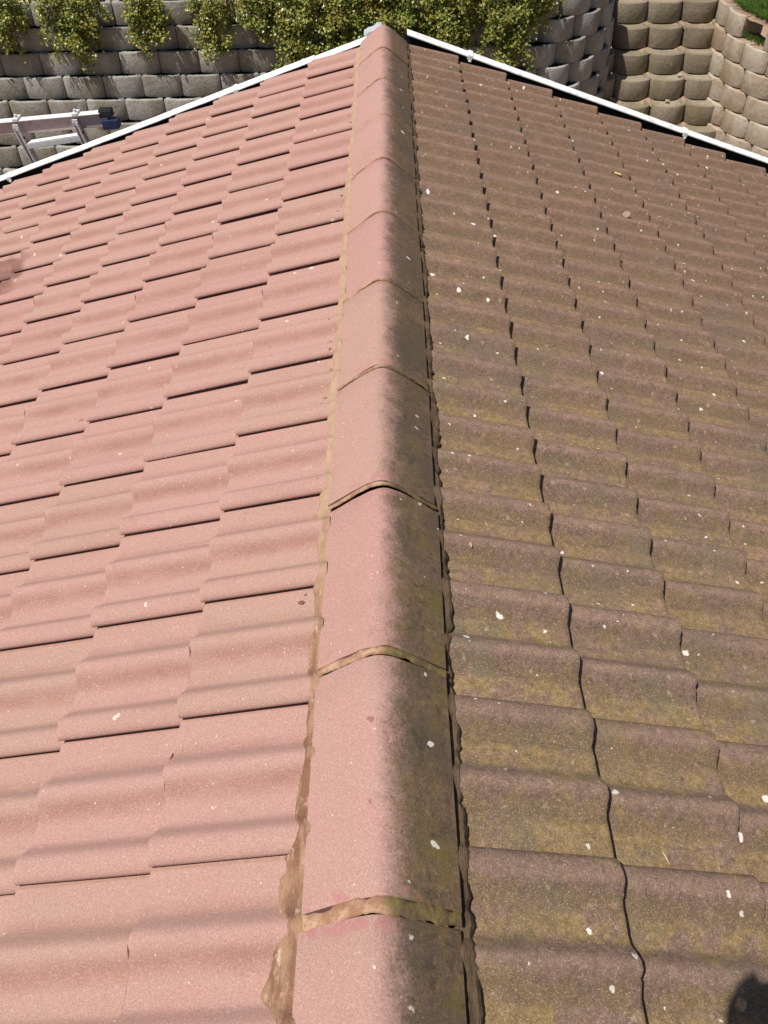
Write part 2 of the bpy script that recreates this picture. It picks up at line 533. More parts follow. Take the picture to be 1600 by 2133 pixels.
M_BLUE = mat_plain('blue_plastic', (0.035, 0.050, 0.13), 0.5, var=0.5)
M_LEAF = mat_leaf()
M_STEM = mat_plain('plant_stem', (0.10, 0.06, 0.035), 0.8)

# ------------------------------------------------------------------ roof figures (metres)
TW, GX, GZ = 0.300, 0.28189, 0.09559
A_L, B_L, Y_L = 0.42326, 0.1200, 0.5232
A_R, B_R, Y_R = 0.42326, 0.1260, 0.5384
ALPHA = math.radians(12.9)
RISE = math.tan(math.radians(18.73))
NCOURSE = 11
I0, I1 = -7, 15

def roof_z(x, side=None):
    """height of the tail plane"""
    s = x < 0 if side is None else side
    return (-B_L if s else -B_R) + RISE * (A_L - abs(x))

# the ground and the hill behind
Z_K0 = -0.865            # top of the upper course of the left wall
H = 0.2125               # course height of the blocks
Z_G = -3.05

# ground sheet
vs, fs = [], []
NG = 30
for a in range(NG + 1):
    for b in range(NG + 1):
        x = (a / NG - 0.5) * 160
        y = (b / NG - 0.5) * 160
        vs.append((x, y, Z_G + 0.04 * mnoise.noise(Vector((x * 0.2, y * 0.2, 0)))))
for a in range(NG):
    for b in range(NG):
        i = a * (NG + 1) + b
        fs.append((i, i + NG + 1, i + NG + 2, i + 1))
g = pydata('ground', vs, fs, M_RED)
tag(g, kind='structure')

# ------------------------------------------------------------------ house
house = thing('house', 'house under a concrete tiled gable roof, left slope washed pink, right slope brown', 'house', (0, 0, Z_G))

RH = 0.0285
PROFILE = [(0.0, .0075), (0.0015, .0140)]
for k in range(1, 14):                    # the roll that laps the next tile
    v_ = 0.002 + 0.080 * k / 13
    t_ = (v_ - 0.036) / (0.034 if v_ < 0.036 else 0.046)
    PROFILE.append((v_, RH * (1 - 0.44 * abs(t_) ** 2.2) if v_ < 0.036 else RH * (0.5 + 0.5 * math.cos(math.pi * min(1, t_))) ** 0.92))
PROFILE += [(0.105, 0), (0.126, 0)]
for k in range(1, 16):                    # the middle roll
    v_ = 0.130 + 0.096 * k / 16
    PROFILE.append((v_, RH * (0.5 + 0.5 * math.cos(math.pi * (v_ - 0.178) / 0.048)) ** 0.92))
PROFILE += [(0.2265, 0), (0.260, 0), (.2970, 0), (.2985, -.0035), (.3075, -.0035), (.309, -.0055), (.312, -.0055), (.3135, -.0035), (.332, -.0035)]
UNDER = [(.332, -.0235), (.216, -.0235), (.196, .0010), (.160, .0010), (.140, -.0235), (.062, -.0235), (.054, .0055), (.001, .0055)]
TLEN = 0.372

def tile_mesh(name, mat, seed):
    rnd = random.Random(seed)
    ring = PROFILE + UNDER
    nP = len(PROFILE)
    us = [0.0, 0.0035, 0.012, 0.19, TLEN]
    bm = bmesh.new()
    lv = bm.verts.layers.float.new('tile_v')
    lh = bm.verts.layers.float.new('tile_h')
    rows = []
    chip_at = rnd.uniform(0.03, 0.27) if rnd.random() < 0.6 else -1
    for a, u in enumerate(us):
        row = []
        for q, (v_, n_) in enumerate(ring):
            uu = u
            nn = n_
            if a == 0:
                nn = n_ - (0.0022 if q < nP else 0)
            if a <= 2:
                uu += rnd.uniform(-1, 1) * (0.0011, 0.0012, 0.0006)[a] + 0.002 * mnoise.noise(Vector((v_ * 28, seed * 3.1, 0)))
                if chip_at > 0 and abs(v_ - chip_at) < 0.010 and a < 3:
                    uu += 0.0045 * (1 - abs(v_ - chip_at) / 0.012)
            v2 = v_
            if q == 0 or q == len(ring) - 1:
                v2 += 0.0015 * mnoise.noise(Vector((u * 25, seed * 1.7, 5)))
            ve = bm.verts.new((uu, v2, nn))
            ve[lv] = v_
            ve[lh] = max(0.0, min(1.0, n_ / 0.028)) if q < nP else 0.0
            row.append(ve)
        rows.append(row)
    k = len(ring)
    for a in range(len(us) - 1):
        for q in range(k):
            bm.faces.new((rows[a][q], rows[a + 1][q], rows[a + 1][(q + 1) % k], rows[a][(q + 1) % k]))
    bm.faces.new(rows[0])
    bm.faces.new(list(reversed(rows[-1])))
    bmesh.ops.recalc_face_normals(bm, faces=bm.faces[:])
    for f in bm.faces:
        f.smooth = len(f.verts) == 4
    for e in bm.edges:
        if len(e.link_faces) == 2 and e.calc_face_angle(0) > 0.75:
            e.smooth = False
    return to_mesh(name, bm, mat)

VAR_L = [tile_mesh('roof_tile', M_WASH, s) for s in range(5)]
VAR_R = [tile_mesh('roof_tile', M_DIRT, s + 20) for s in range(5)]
ca, sa = math.cos(ALPHA), math.sin(ALPHA)
rnd = random.Random(11)
slots = []
for side in (0, 1):
    for j in range(NCOURSE):
        for i in range(I0 + side, I1 + side):
            if side == 0:
                T = Vector((-(A_L + j * GX), Y_L + i * TW, -(B_L + j * GZ)))
                R = Matrix(((ca, 0, -sa), (0, 1, 0), (sa, 0, ca)))
            else:
                T = Vector((A_R + j * GX, Y_R + i * TW, -(B_R + j * GZ)))
                R = Matrix(((-ca, 0, sa), (0, -1, 0), (sa, 0, ca)))
            J = Matrix.Rotation(rnd.gauss(0, 0.0035), 3, 'Z') @ Matrix.Rotation(rnd.gauss(0, 0.0025), 3, 'Y')
            R = R @ J
            T = T + Vector((rnd.gauss(0, 0.002), rnd.gauss(0, 0.0012), rnd.gauss(0, 0.0008)))
            M = R.to_4x4()
            M.translation = T
            mid = T + R @ Vector((0.15, 0.15, 0.0))
            best = 0.0
            for du in (0, 0.15, 0.3):
                for dv in (0, 0.15, 0.3):
                    p = project(T + R @ Vector((du, dv, 0)))
                    if p and -5 < p[0] < 1605 and -5 < p[1] < 2138:
                        best = max(best, 1.0 / p[2] ** 2)
            slots.append((best, side, i, j, M))
order = sorted(range(len(slots)), key=lambda q: -slots[q][0])
keep = set(q for q in order[:300] if slots[q][0] > 0)
rest = [bmesh.new(), bmesh.new()]
for q, (best, side, i, j, M) in enumerate(slots):
    var = (VAR_L if side == 0 else VAR_R)[rnd.randrange(5)]
    if q in keep:
        link('roof_tile', var, house, mw=M)
    else:
        tmp = var.copy()
        tmp.transform(M)
        rest[side].from_mesh(tmp)
        bpy.data.meshes.remove(tmp)
for side in (0, 1):
    me = bpy.data.meshes.new('outer_roof_tiles')
    rest[side].to_mesh(me)
    rest[side].free()
    me.materials.append(M_WASH if side == 0 else M_DIRT)
    o = link('outer_roof_tiles', me, house)
    o['kind'] = 'stuff'

# ridge tiles: rounded crown, straight flanks, a small roll at the joint
Y_END = 5.03
JOINTS = [0.405 + 0.47 * n for n in range(-5, 10)]
CAPP = []
HALF, ZE, ZC = 0.132, -0.028, 0.058
for k in range(-12, 13):
    t = k / 12.0
    x = HALF * t
    # hyperbola-like crown
    s_ = 0.036
    z = ZC + s_ * 0.56 - math.sqrt((s_ * 0.56) ** 2 + (0.62 * x) ** 2)
    CAPP.append((x, z))
zoff = CAPP[0][1]
CAPP = [(x, ZE + (z - zoff) * (ZC - ZE) / (ZC - zoff)) for x, z in CAPP]

def cap_mesh(seed, y0, y1):
    r_ = random.Random(seed)
    bm = bmesh.new()
    ys = [y0, y0 + 0.003, y0 + 0.010] + [y0 + (y1 - y0) * t for t in (0.2, 0.4, 0.6, 0.8)] + [y1 - 0.003, y1]
    n = len(ys)
    top, bot = [], []
    for a, y in enumerate(ys):
        ta, tb = [], []
        for (x, z) in CAPP:
            e = 0.0022 if a in (0, n - 1) else 0.0
            w_ = 0.0016 * mnoise.noise(Vector((x * 18, y * 9, seed)))
            yy = y + (0.003 * mnoise.noise(Vector((x * 30, seed * 2.0, a > 3))) if a in (0, 1, n - 2, n - 1) else 0)
            ta.append(bm.verts.new((x, yy, z - e + w_)))
            tb.append(bm.verts.new((x * 0.96, yy, z - 0.016)))
        top.append(ta)
        bot.append(tb)
    k = len(CAPP)
    for a in range(n - 1):
        for q in range(k - 1):
            bm.faces.new((top[a][q], top[a][q + 1], top[a + 1][q + 1], top[a + 1][q]))
            bm.faces.new((bot[a][q], bot[a + 1][q], bot[a + 1][q + 1], bot[a][q + 1]))
        for q in (0, k - 1):
            bm.faces.new((top[a][q], top[a + 1][q], bot[a + 1][q], bot[a][q]))
    for q in range(k - 1):
        bm.faces.new((top[0][q], bot[0][q], bot[0][q + 1], top[0][q + 1]))
        bm.faces.new((top[-1][q], top[-1][q + 1], bot[-1][q + 1], bot[-1][q]))
    bmesh.ops.recalc_face_normals(bm, faces=bm.faces[:])
    for f in bm.faces:
        f.smooth = True
    for e in bm.edges:
        if len(e.link_faces) == 2 and e.calc_face_angle(0) > 0.8:
            e.smooth = False
    return to_mesh('ridge_tile', bm, M_CAP)

cuts = JOINTS + [Y_END + 0.004]
for q in range(len(cuts) - 1):
    y0, y1 = cuts[q], cuts[q + 1]
    gap = max(0.003, 0.014 - 0.0022 * max(0, y0))
    gap1 = max(0.003, 0.014 - 0.0022 * max(0, y1)) if q < len(cuts) - 2 else 0.0
    r_ = random.Random(q + 40)
    M = Matrix.Translation((r_.gauss(0, 0.0025), (y0 + y1) / 2, r_.gauss(0, 0.0018))) @ Matrix.Rotation(r_.gauss(0, 0.006), 4, 'Z') @ Matrix.Rotation(r_.gauss(0, 0.004), 4, 'X')
    me = cap_mesh(q, y0 + gap - (y0 + y1) / 2, y1 - gap1 - (y0 + y1) / 2)
    link('ridge_tile', me, house, mw=M)

# mortar pointing over each ridge joint: a low uneven band that laps both tiles
for q, y in enumerate(JOINTS):
    r_ = random.Random(q * 7 + 3)
    wid = max(0.0028, 0.0165 - 0.0085 * max(0, y)) if y < 1.5 else 0.0030 + 0.003 * (q % 3 == 0)
    bm = bmesh.new()
    rows = []
    cross = [(-1.0, -0.004), (-0.75, 0.0012), (0, 0.0030), (0.75, 0.0014), (1.0, -0.004)]
    for k in range(0, 49):
        t = -1 + 2 * k / 48
        x = HALF * t * 0.995
        f = (t + 1) * 12
        i0 = min(23, int(f))
        z = CAPP[i0][1] + (CAPP[i0 + 1][1] - CAPP[i0][1]) * (f - i0)
        wl = wid * (1 + 0.55 * mnoise.noise(Vector((x * 40, q * 5.1, 0))) + 0.25 * mnoise.noise(Vector((x * 130, q * 5.1, 7))))
        wr = wid * (1 + 0.55 * mnoise.noise(Vector((x * 40, q * 5.1, 3))) + 0.25 * mnoise.noise(Vector((x * 130, q * 5.1, 9))))
        row = []
        for (c_, dz) in cross:
            yy = y + (wl if c_ < 0 else wr) * c_ + 0.006 * mnoise.noise(Vector((x * 14, q, 2)))
            row.append(bm.verts.new((x, yy, z + dz + 0.0016 + 0.0012 * mnoise.noise(Vector((x * 60, c_ * 2, q))))))
        rows.append(row)
    for k in range(48):
        for c_ in range(4):
            bm.faces.new((rows[k][c_], rows[k + 1][c_], rows[k + 1][c_ + 1], rows[k][c_ + 1]))
    bmesh.ops.recalc_face_normals(bm, faces=bm.faces[:])
    o = obj('mortar_joint', bm, M_JOINT, house, True)

def interp(tab, y):
    for (a, va), (b, vb) in zip(tab, tab[1:]):
        if y <= b:
            t = max(0, (y - a) / (b - a))
            return va + (vb - va) * t
    return tab[-1][1]

# mortar bedding on the washed side: fills from the cap edge down on to the tiles
def tile_top(side, x, y):
    """surface of course 0 near the ridge"""
    if side == 0:
        v_ = (y - Y_L) % TW
        T = Vector((-A_L, 0, -B_L))
        d = (x - T.x) / ca
    else:
        v_ = (Y_R - y) % TW
        d = (A_R - x) / ca
        T = Vector((A_R, 0, -B_R))
    n_ = 0.0
    for (a, na), (b, nb) in zip(PROFILE, PROFILE[1:]):
        if a <= v_ <= b:
            n_ = na + (nb - na) * (v_ - a) / max(1e-6, b - a)
            break
    return T.z + d * sa + n_ / ca, n_

bm = bmesh.new()
rows = []
ny = 1060
for k in range(ny):
    y = -0.30 + k * 0.005
    base = interp([(-1, 0.050), (0.25, 0.046), (0.55, 0.036), (0.75, 0.016), (1.3, 0.024), (2.0, 0.014), (3.5, 0.015), (5.2, 0.018)], y)
    zt, n_ = tile_top(0, -0.16, y)
    wob = mnoise.noise(Vector((y * 9, 1.3, 0))) * 0.75 + mnoise.noise(Vector((y * 27, 8.3, 0))) * 0.45 + mnoise.noise(Vector((y * 90, 2.3, 0))) * 0.16
    wd = max(0.003, base * (1 + 0.8 * wob) * (1.0 - n_ * 22) + 0.004)
    row = []
    xi = -HALF + 0.006
    ze = ZE - 0.010
    for t in (0, 0.18, 0.5, 0.8, 0.96, 1.0):
        x = xi - (wd + 0.008) * t
        zt, _ = tile_top(0, x, y)
        lift = (1 - t) ** 1.2
        z = zt + 0.0035 * (1 if t < 1 else -1.2) + max(0, ze - zt) * lift + 0.0018 * mnoise.noise(Vector((x * 120, y * 40, 4)))
        row.append(bm.verts.new((x, y, z)))
    rows.append(row)
for k in range(ny - 1):
    for c_ in range(5):
        bm.faces.new((rows[k][c_], rows[k][c_ + 1], rows[k + 1][c_ + 1], rows[k + 1][c_]))
bmesh.ops.recalc_face_normals(bm, faces=bm.faces[:])
o = obj('mortar_bed', bm, M_MORT_L, house, True)
o['label'] = 'tan and red-brown mortar bed along the washed left edge of the ridge'

# loose dabs of mortar beside it
bm = bmesh.new()
rd = random.Random(5)
for k in range(26):
    y = rd.uniform(0.9, 4.6)
    x = -HALF - rd.uniform(0.02, 0.045)
    zt, _ = tile_top(0, x, y)
    s_ = rd.uniform(0.004, 0.009)
    r2 = bmesh.ops.create_icosphere(bm, subdivisions=1, radius=1.0)
    for v in r2['verts']:
        v.co = Vector((x + v.co.x * s_ * rd.uniform(0.6, 1.4), y + v.co.y * s_ * rd.uniform(0.5, 1.0), zt + 0.001 + v.co.z * s_ * 0.35))
o = obj('mortar_crumbs', bm, M_MORT_L, house, True)
o['kind'] = 'stuff'

# the unwashed side: a broken, recessed bed, the cap's shade put into its dark colour
bm = bmesh.new()
rows = []
for k in range(ny):
    y = -0.30 + k * 0.005
    zt, n_ = tile_top(1, 0.15, y)
    a = mnoise.noise(Vector((y * 5.0, 31.0, 0)))
    b = mnoise.noise(Vector((y * 40.0, 11.0, 0)))
    wd = max(0.014, 0.028 + 0.012 * a + 0.007 * b + 0.004 * mnoise.noise(Vector((y * 110.0, 3.0, 0))))
    row = []
    for t in (0, 0.4, 0.8, 0.97, 1.0, 1.03):
        x = HALF - 0.012 + (wd + 0.004) * min(1.0, t)
        zt, _ = tile_top(1, x, y)
        top_ = ZE - 0.009 - 0.010 * t + 0.0035 * mnoise.noise(Vector((t * 7, y * 75, 4))) 
        top_ = max(top_, zt + 0.004)
        z = top_ if t < 0.9 else (top_ - 0.006 if t < 1.0 else (top_ - 0.015 if t == 1.0 else zt - 0.012))
        row.append(bm.verts.new((x, y, z)))
    rows.append(row)
for k in range(ny - 1):
    for c_ in range(5):
        bm.faces.new((rows[k][c_], rows[k + 1][c_], rows[k + 1][c_ + 1], rows[k][c_ + 1]))
bmesh.ops.recalc_face_normals(bm, faces=bm.faces[:])
o = obj('mortar_bed', bm, M_MORT_R, house, False)
o['label'] = 'broken mossy mortar coloured dark for shade under the unwashed right edge of the ridge'

# underlay, walls of the house
XE = A_L + (NCOURSE - 1) * GX + 0.02
for s in (-1, 1):
    zA, zB = roof_z(0.0) - 0.085, roof_z(XE) - 0.085
    vs = [(0, I0 * TW + Y_L, zA), (0, 5.0, zA), (s * (XE - 0.05), 5.0, zB), (s * (XE - 0.05), I0 * TW + Y_L, zB)]
    vs += [(x, y, z - 0.02) for x, y, z in vs]
    pydata('roof_underlay', vs, [(0, 1, 2, 3), (7, 6, 5, 4), (0, 4, 5, 1), (1, 5, 6, 2), (2, 6, 7, 3), (3, 7, 4, 0)], M_BLACK, house)
bm = bmesh.new()
xw = XE - 0.45
yb = I0 * TW + Y_L + 0.05
prof = [(-xw, Z_G), (xw, Z_G), (xw, roof_z(xw) - 0.13), (0, roof_z(0) - 0.13), (-xw, roof_z(xw) - 0.13)]
fr = [bm.verts.new((x, 4.93, z)) for x, z in prof]
bk = [bm.verts.new((x, yb, z)) for x, z in prof]
bm.faces.new(fr)
bm.faces.new(list(reversed(bk)))
for q in range(5):
    bm.faces.new((fr[q], bk[q], bk[(q + 1) % 5], fr[(q + 1) % 5]))
bmesh.ops.recalc_face_normals(bm, faces=bm.faces[:])
obj('wall', bm, M_PLASTER, house)

# bargeboards: a black board with a white folded flashing on top, held by straps
YB = 5.270
def barge_z(x):
    if x > 0:
        return -0.002 - 0.332 * x
    return -0.046 + 0.322 * x
for s in (-1, 1):
    x0, x1 = s * 0.10, s * (XE + 0.1)
    brd = bmesh.new()
    dz = -0.105
    add_bar(brd, (x0, YB + 0.010, barge_z(x0) + dz), (x1, YB + 0.010, barge_z(x1) + dz), 0.022, 0.19)
    bo = obj('bargeboard', brd, M_BLACK, house)
    # folded flashing: front lip, sloping top, back drop
    segs = [(0.10, 0.42), (0.42, 1.35), (1.35, 2.05), (2.05, 2.9), (2.9, XE + 0.1)] if s < 0 else [(0.14, 1.9), (1.9, XE + 0.1)]
    for n, (a, b) in enumerate(segs):
        bm = bmesh.new()
        lift = 0.0025 * (n % 2) + (-0.004 if (n == 0 and s < 0) else 0)
        rows = []
        npt = 26
        for k in range(npt + 1):
            x = s * (a + (b - a) * k / npt)
            wv = 0.0022 * mnoise.noise(Vector((x * 2.2, 3 + n, 0))) + 0.0012 * mnoise.noise(Vector((x * 14, 9 + n, 0)))
            zb = barge_z(x) + lift + wv
            rows.append([bm.verts.new((x, YB + yy, zb + zz)) for yy, zz in
                         ((-0.017, -0.008), (-0.018, -0.007), (-0.018, -0.003), (-0.015, 0.0), (0.030, 0.0125), (0.033, 0.011), (0.033, -0.05))])
        for k in range(npt):
            for q in range(6):
                bm.faces.new((rows[k][q], rows[k + 1][q], rows[k + 1][q + 1], rows[k][q + 1]))
        bmesh.ops.recalc_face_normals(bm, faces=bm.faces[:])
        c_ = obj('capping', bm, M_WHITE if s < 0 else M_WHITE2, bo)
        md = c_.modifiers.new('thick', 'SOLIDIFY')
        md.thickness = 0.0016
        md.offset = 0
    for xs in ((0.92, 2.52) if s < 0 else (0.52, 1.93)):
        bm = bmesh.new()
        x = s * xs
        zb = barge_z(x)
        M = Matrix.Translation((x, YB, zb)) @ Matrix.Rotation(math.atan(0.3315) * (1 if s > 0 else -1), 4, 'Y')
        add_box(bm, M @ Matrix.Translation((0, -0.0225, -0.008)), 0.030, 0.004, 0.020, 0.001)
        add_box(bm, M @ Matrix.Translation((0, 0.0075, 0.0105)) @ Matrix.Rotation(0.275, 4, 'X'), 0.030, 0.054, 0.004, 0.001)
        add_box(bm, M @ Matrix.Translation((0.004, -0.027, -0.024)), 0.016, 0.012, 0.008, 0.002)
        obj('strap', bm, M_WHITE, bo)

# small crumpled flashing end at the apex
bm = bmesh.new()
pts = [(-0.115, -0.045), (-0.085, -0.036), (-0.06, -0.024), (-0.035, -0.012), (-0.010, -0.006)]
rows = []
for k, (x, z) in enumerate(pts):
    d = 0.006 * (k % 2)
    rows.append([bm.verts.new((x, YB - 0.045 + yy, z + zz + d)) for yy, zz in ((0, -0.012), (0.004, 0.0), (0.06, 0.012), (0.064, -0.01))])
for k in range(len(pts) - 1):
    for q in range(3):
        bm.faces.new((rows[k][q], rows[k + 1][q], rows[k + 1][q + 1], rows[k][q + 1]))
obj('apex_flashing', bm, M_GALV, house)

# ------------------------------------------------------------------ block walls and stairs
def block_mesh(name, wd, dp, ht, bulge, mat, seed, th=0.050, fill=None, taper=0.62, pw=2.4):
    """a trough block: bowed front, sides running back, open top"""
    r_ = random.Random(seed)
    n = 14
    hw = wd / 2
    outer = []
    for k in range(n + 1):
        t = -1 + 2 * k / n
        tt = math.copysign(abs(t) ** 0.9, t)
        outer.append(Vector((hw * tt, -bulge * (1 - abs(tt) ** pw) + (0.012 if abs(t) > 0.99 else 0))))
    outer += [Vector((hw * (1 - (1 - taper) * 0.5), dp * 0.5)), Vector((hw * taper, dp)), Vector((-hw * taper, dp)), Vector((-hw * (1 - (1 - taper) * 0.5), dp * 0.5))]
    k = len(outer)
    inner = []
    for q in range(k):
        a, b = outer[(q - 1) % k], outer[(q + 1) % k]
        tg = (b - a).normalized()
        nr = Vector((-tg.y, tg.x))
        p = outer[q] + nr * th
        p.x = max(-hw + th, min(hw - th, p.x))
        inner.append(p)
    bm = bmesh.new()
    levels = [(-0.001, 0.0), (0.0035, 0.0), (0.0, 0.008), (0.0, ht * 0.5), (0.0, ht - 0.011), (0.0035, ht - 0.003), (0.009, ht)]
    cen = Vector((0, dp * 0.35))
    rings = []
    for lv_, (ins, z) in enumerate(levels[1:]):
        ring = []
        for q, p in enumerate(outer):
            d = (cen - p).normalized()
            e = p + d * ins
            w_ = 0.0022 * mnoise.noise(Vector((p.x * 22, z * 22 + p.y * 15, seed)))
            zz = z + (0.0030 * mnoise.noise(Vector((p.x * 30, p.y * 30, seed + 4))) if lv_ >= 4 else 0)
            ring.append(bm.verts.new((e.x, e.y + w_, zz)))
        rings.append(ring)
    top_in = [bm.verts.new((p.x, p.y, ht - 0.001 + 0.003 * mnoise.noise(Vector((p.x * 30, p.y * 30, seed + 8))))) for p in inner]
    bot_in = [bm.verts.new((p.x, p.y, ht - (0.010 if fill else 0.075))) for p in inner]
    rings += [top_in, bot_in]
    for a in range(len(rings) - 1):
        for q in range(k):
            bm.faces.new((rings[a][q], rings[a][(q + 1) % k], rings[a + 1][(q + 1) % k], rings[a + 1][q]))
    fb = bm.faces.new(list(reversed(rings[0])))
    ft = bm.faces.new(bot_in)
    ft.material_index = 1
    bmesh.ops.triangulate(bm, faces=[fb, ft])
    bmesh.ops.recalc_face_normals(bm, faces=bm.faces[:])
    for f in bm.faces:
        f.smooth = True
    for e in bm.edges:
        if len(e.link_faces) == 2 and e.calc_face_angle(0) > 0.6:
            e.smooth = False
    return to_mesh(name, bm, [mat, fill or M_SOIL])

BW = 0.430
BL = [block_mesh('block', BW - 0.006, 0.29, H - 0.003, 0.030, M_BLOCK, s, pw=2.0) for s in range(5)]
BC = [block_mesh('block', BW - 0.004, 0.29, H - 0.003, 0.100, M_BLOCK, s + 10, th=0.040, pw=2.3, taper=0.5) for s in range(5)]
wall = thing('retaining_wall', 'grey trough block retaining wall behind the roof, curving round to the stairs', 'wall', (0, 9.6, Z_G))
Y0K, BAT = 9.56, 0.080
YCEN = 10.65
rnd = random.Random(21)
rowinfo = []
soil_v, soil_f = [], []
for k in range(0, 11):
    Yk = Y0K - BAT * k
    R_ = YCEN - Yk
    Xf = 2.58 + 0.016 * (k - 3)
    Xc = Xf - R_
    zt = Z_K0 - k * H
    if zt - H < Z_G - 0.05:
        pass
    s0 = -6.0
    L1 = Xc - s0
    L2 = R_ * math.pi / 2
    def path(s, Yk=Yk, R_=R_, Xf=Xf, Xc=Xc, L1=L1, L2=L2, s0=s0):
        if s < L1:
            return Vector((s0 + s, Yk, 0)), 0.0
        if s < L1 + L2:
            a = (s - L1) / R_
            return Vector((Xc + R_ * math.sin(a), YCEN - R_ * math.cos(a), 0)), a
        return Vector((Xf, YCEN + (s - L1 - L2), 0)), math.pi / 2
    n = 0
    s = -BW * 0.5 * (k % 2) + ((-0.10) % BW)
    while s < L1 + L2 + 1.5:
        if s > 0:
            p, a = path(s)
            if -5.2 < p.x:
                M = Matrix.Translation((p.x + rnd.gauss(0, 0.002), p.y + rnd.gauss(0, 0.004), zt - H + 0.002)) @ Matrix.Rotation(a + rnd.gauss(0, 0.008), 4, 'Z')
                link('block', (BC if a > 0.12 else BL)[rnd.randrange(5)], wall, mw=M)
        s += BW
    # earth packed behind this course
    b = len(soil_v)
    for q in range(61):
        p, a = path((L1 + L2 + 1.6) * q / 60)
        nv = Vector((math.sin(a), -math.cos(a), 0))
        for dpt, dz in ((-0.13, -H - 0.06), (-0.13, -0.070), (-0.30, -0.060)):
            pp = p + nv * dpt
            soil_v.append((pp.x, pp.y, zt + dz + 0.012 * mnoise.noise(pp * 6)))
    for q in range(60):
        soil_f.append((b + 3 * q, b + 3 * q + 3, b + 3 * q + 4, b + 3 * q + 1))
        soil_f.append((b + 3 * q + 1, b + 3 * q + 4, b + 3 * q + 5, b + 3 * q + 2))
    rowinfo.append((Yk, zt))
so = pydata('packed_soil', soil_v, soil_f, M_SOIL, wall, True)
so['kind'] = 'stuff'

# the terrace of the hill above the left wall
vs, fs = [], []
na, nb = 60, 14
for a in range(na + 1):
    for b in range(nb + 1):
        x = -6.2 + (2.42 + 6.2) * a / na
        y = 9.80 + 4.5 * (b / nb) ** 1.4
        if x > 1.5:
            y = max(y, 10.65 - math.sqrt(max(0, 0.95 ** 2 - (x - 1.5) ** 2)) if x < 2.45 else 10.65)
        z = Z_K0 - 0.03 + 0.12 * (b / nb) + 0.03 * mnoise.noise(Vector((x * 2, y * 2, 0)))
        vs.append((x, y, z))
for a in range(na):
    for b in range(nb):
        i = a * (nb + 1) + b
        fs.append((i, i + nb + 1, i + nb + 2, i + 1))
o = pydata('hillside', vs, fs, M_LAWN, None, True)
tag(o, kind='structure')

# stairs of filled blocks
SZ0, SY0, SRISE, SGO = -2.309, 9.668, 0.2125, 0.2195
SX0, SW = 2.735, 0.412
stair = thing('block_staircase', 'flight of brown concrete block steps climbing between the two curved walls', 'stairs', (3.3, 9.6, Z_G))
M_FILL = mat_concrete('step_infill', (0.27, 0.225, 0.165), (0.19, 0.15, 0.10), (0.42, 0.35, 0.27), (0.22, 0.185, 0.105))
BS = [block_mesh('block', SW - 0.006, 0.34, SRISE - 0.003, 0.100, M_STEP, 50 + s, 0.045, M_FILL, 0.9) for s in range(5)]
sv, sf = [], []
for n in range(-4, 12):
    y, z = SY0 + SGO * n, SZ0 + SRISE * n
    for q in range(-1, 4):
        M = Matrix.Translation((SX0 + SW * (q + 0.5) + rnd.gauss(0, 0.003) - 0.004 * n, y + 0.070 + rnd.gauss(0, 0.006), z - SRISE + rnd.gauss(0, 0.002))) @ Matrix.Rotation(rnd.gauss(0, 0.014), 4, 'Z')
        link('block', BS[rnd.randrange(5)], stair, mw=M)
    # crumbs of red earth swept against the riser
    b = len(sv)
    nx, nd = 90, 5
    for a in range(nx + 1):
        x = SX0 - 0.02 + 1.40 * a / nx
        for c_ in range(nd + 1):
            yy = y + 0.075 + 0.20 * c_ / nd
            ph = abs(((x - SX0 + 0.004 * n) / SW) % 1.0 - 0.5) * 2
            hgt = -0.022 + 0.026 * (c_ / nd) ** 1.3 * (0.35 + 1.0 * ph ** 3) + 0.016 * mnoise.noise(Vector((x * 9, yy * 9, n * 3.3))) + 0.006 * mnoise.noise(Vector((x * 40, yy * 40, n)))
            sv.append((x, yy, z + hgt - 0.004))
    for a in range(nx):
        for c_ in range(nd):
            i = b + a * (nd + 1) + c_
            sf.append((i, i + nd + 1, i + nd + 2, i + 1))
o = pydata('loose_soil', sv, sf, M_RED, stair, True)
o['kind'] = 'stuff'

# the wall on the right of the stairs
rw = thing('retaining_wall', 'pale buff block wall to the right of the stairs, with red soil on its ledges', 'wall', (4.0, 9.6, Z_G))
BR = [block_mesh('block', 0.405, 0.29, H - 0.004, 0.060, M_BUFF, 80 + s, 0.045, M_RED) for s in range(5)]
sv, sf = [], []
RX, RY = 6.14, 10.50
for n in range(-3, 6):
    zt = SZ0 + SRISE * n + 0.02
    R_ = 2.20 + 0.035 * (4 - n)
    st = 0.412 / R_
    a0 = -0.75 + st * 0.5 * (n % 2)
    k = 0
    while True:
        a = a0 + k * st
        k += 1
        if a > 1.35:
            break
        if n == 5 and a > 0.12 and a < 0.30:
            continue
        # angle measured from the -X direction toward -Y
        p = Vector((RX - R_ * math.cos(a), RY - R_ * math.sin(a), 0))
        M = Matrix.Translation((p.x, p.y, zt - H)) @ Matrix.Rotation(-(math.pi / 2 - a) + rnd.gauss(0, 0.012), 4, 'Z')
        link('block', BR[rnd.randrange(5)], rw, mw=M)
    b = len(sv)
    for q in range(121):
        a = -0.8 + 2.1 * q / 120
        for c_ in range(4):
            rr = R_ - 0.02 - 0.09 * c_
            p = Vector((RX - rr * math.cos(a), RY - rr * math.sin(a), 0))
            sv.append((p.x, p.y, zt - 0.020 + 0.010 * c_ + 0.016 * mnoise.noise(Vector((p.x * 8, p.y * 8, n)))))
    for q in range(120):
        for c_ in range(3):
            i = b + q * 4 + c_
            sf.append((i, i + 4, i + 5, i + 1))
o = pydata('loose_soil', sv, sf, M_RED, rw, True)
o['kind'] = 'stuff'
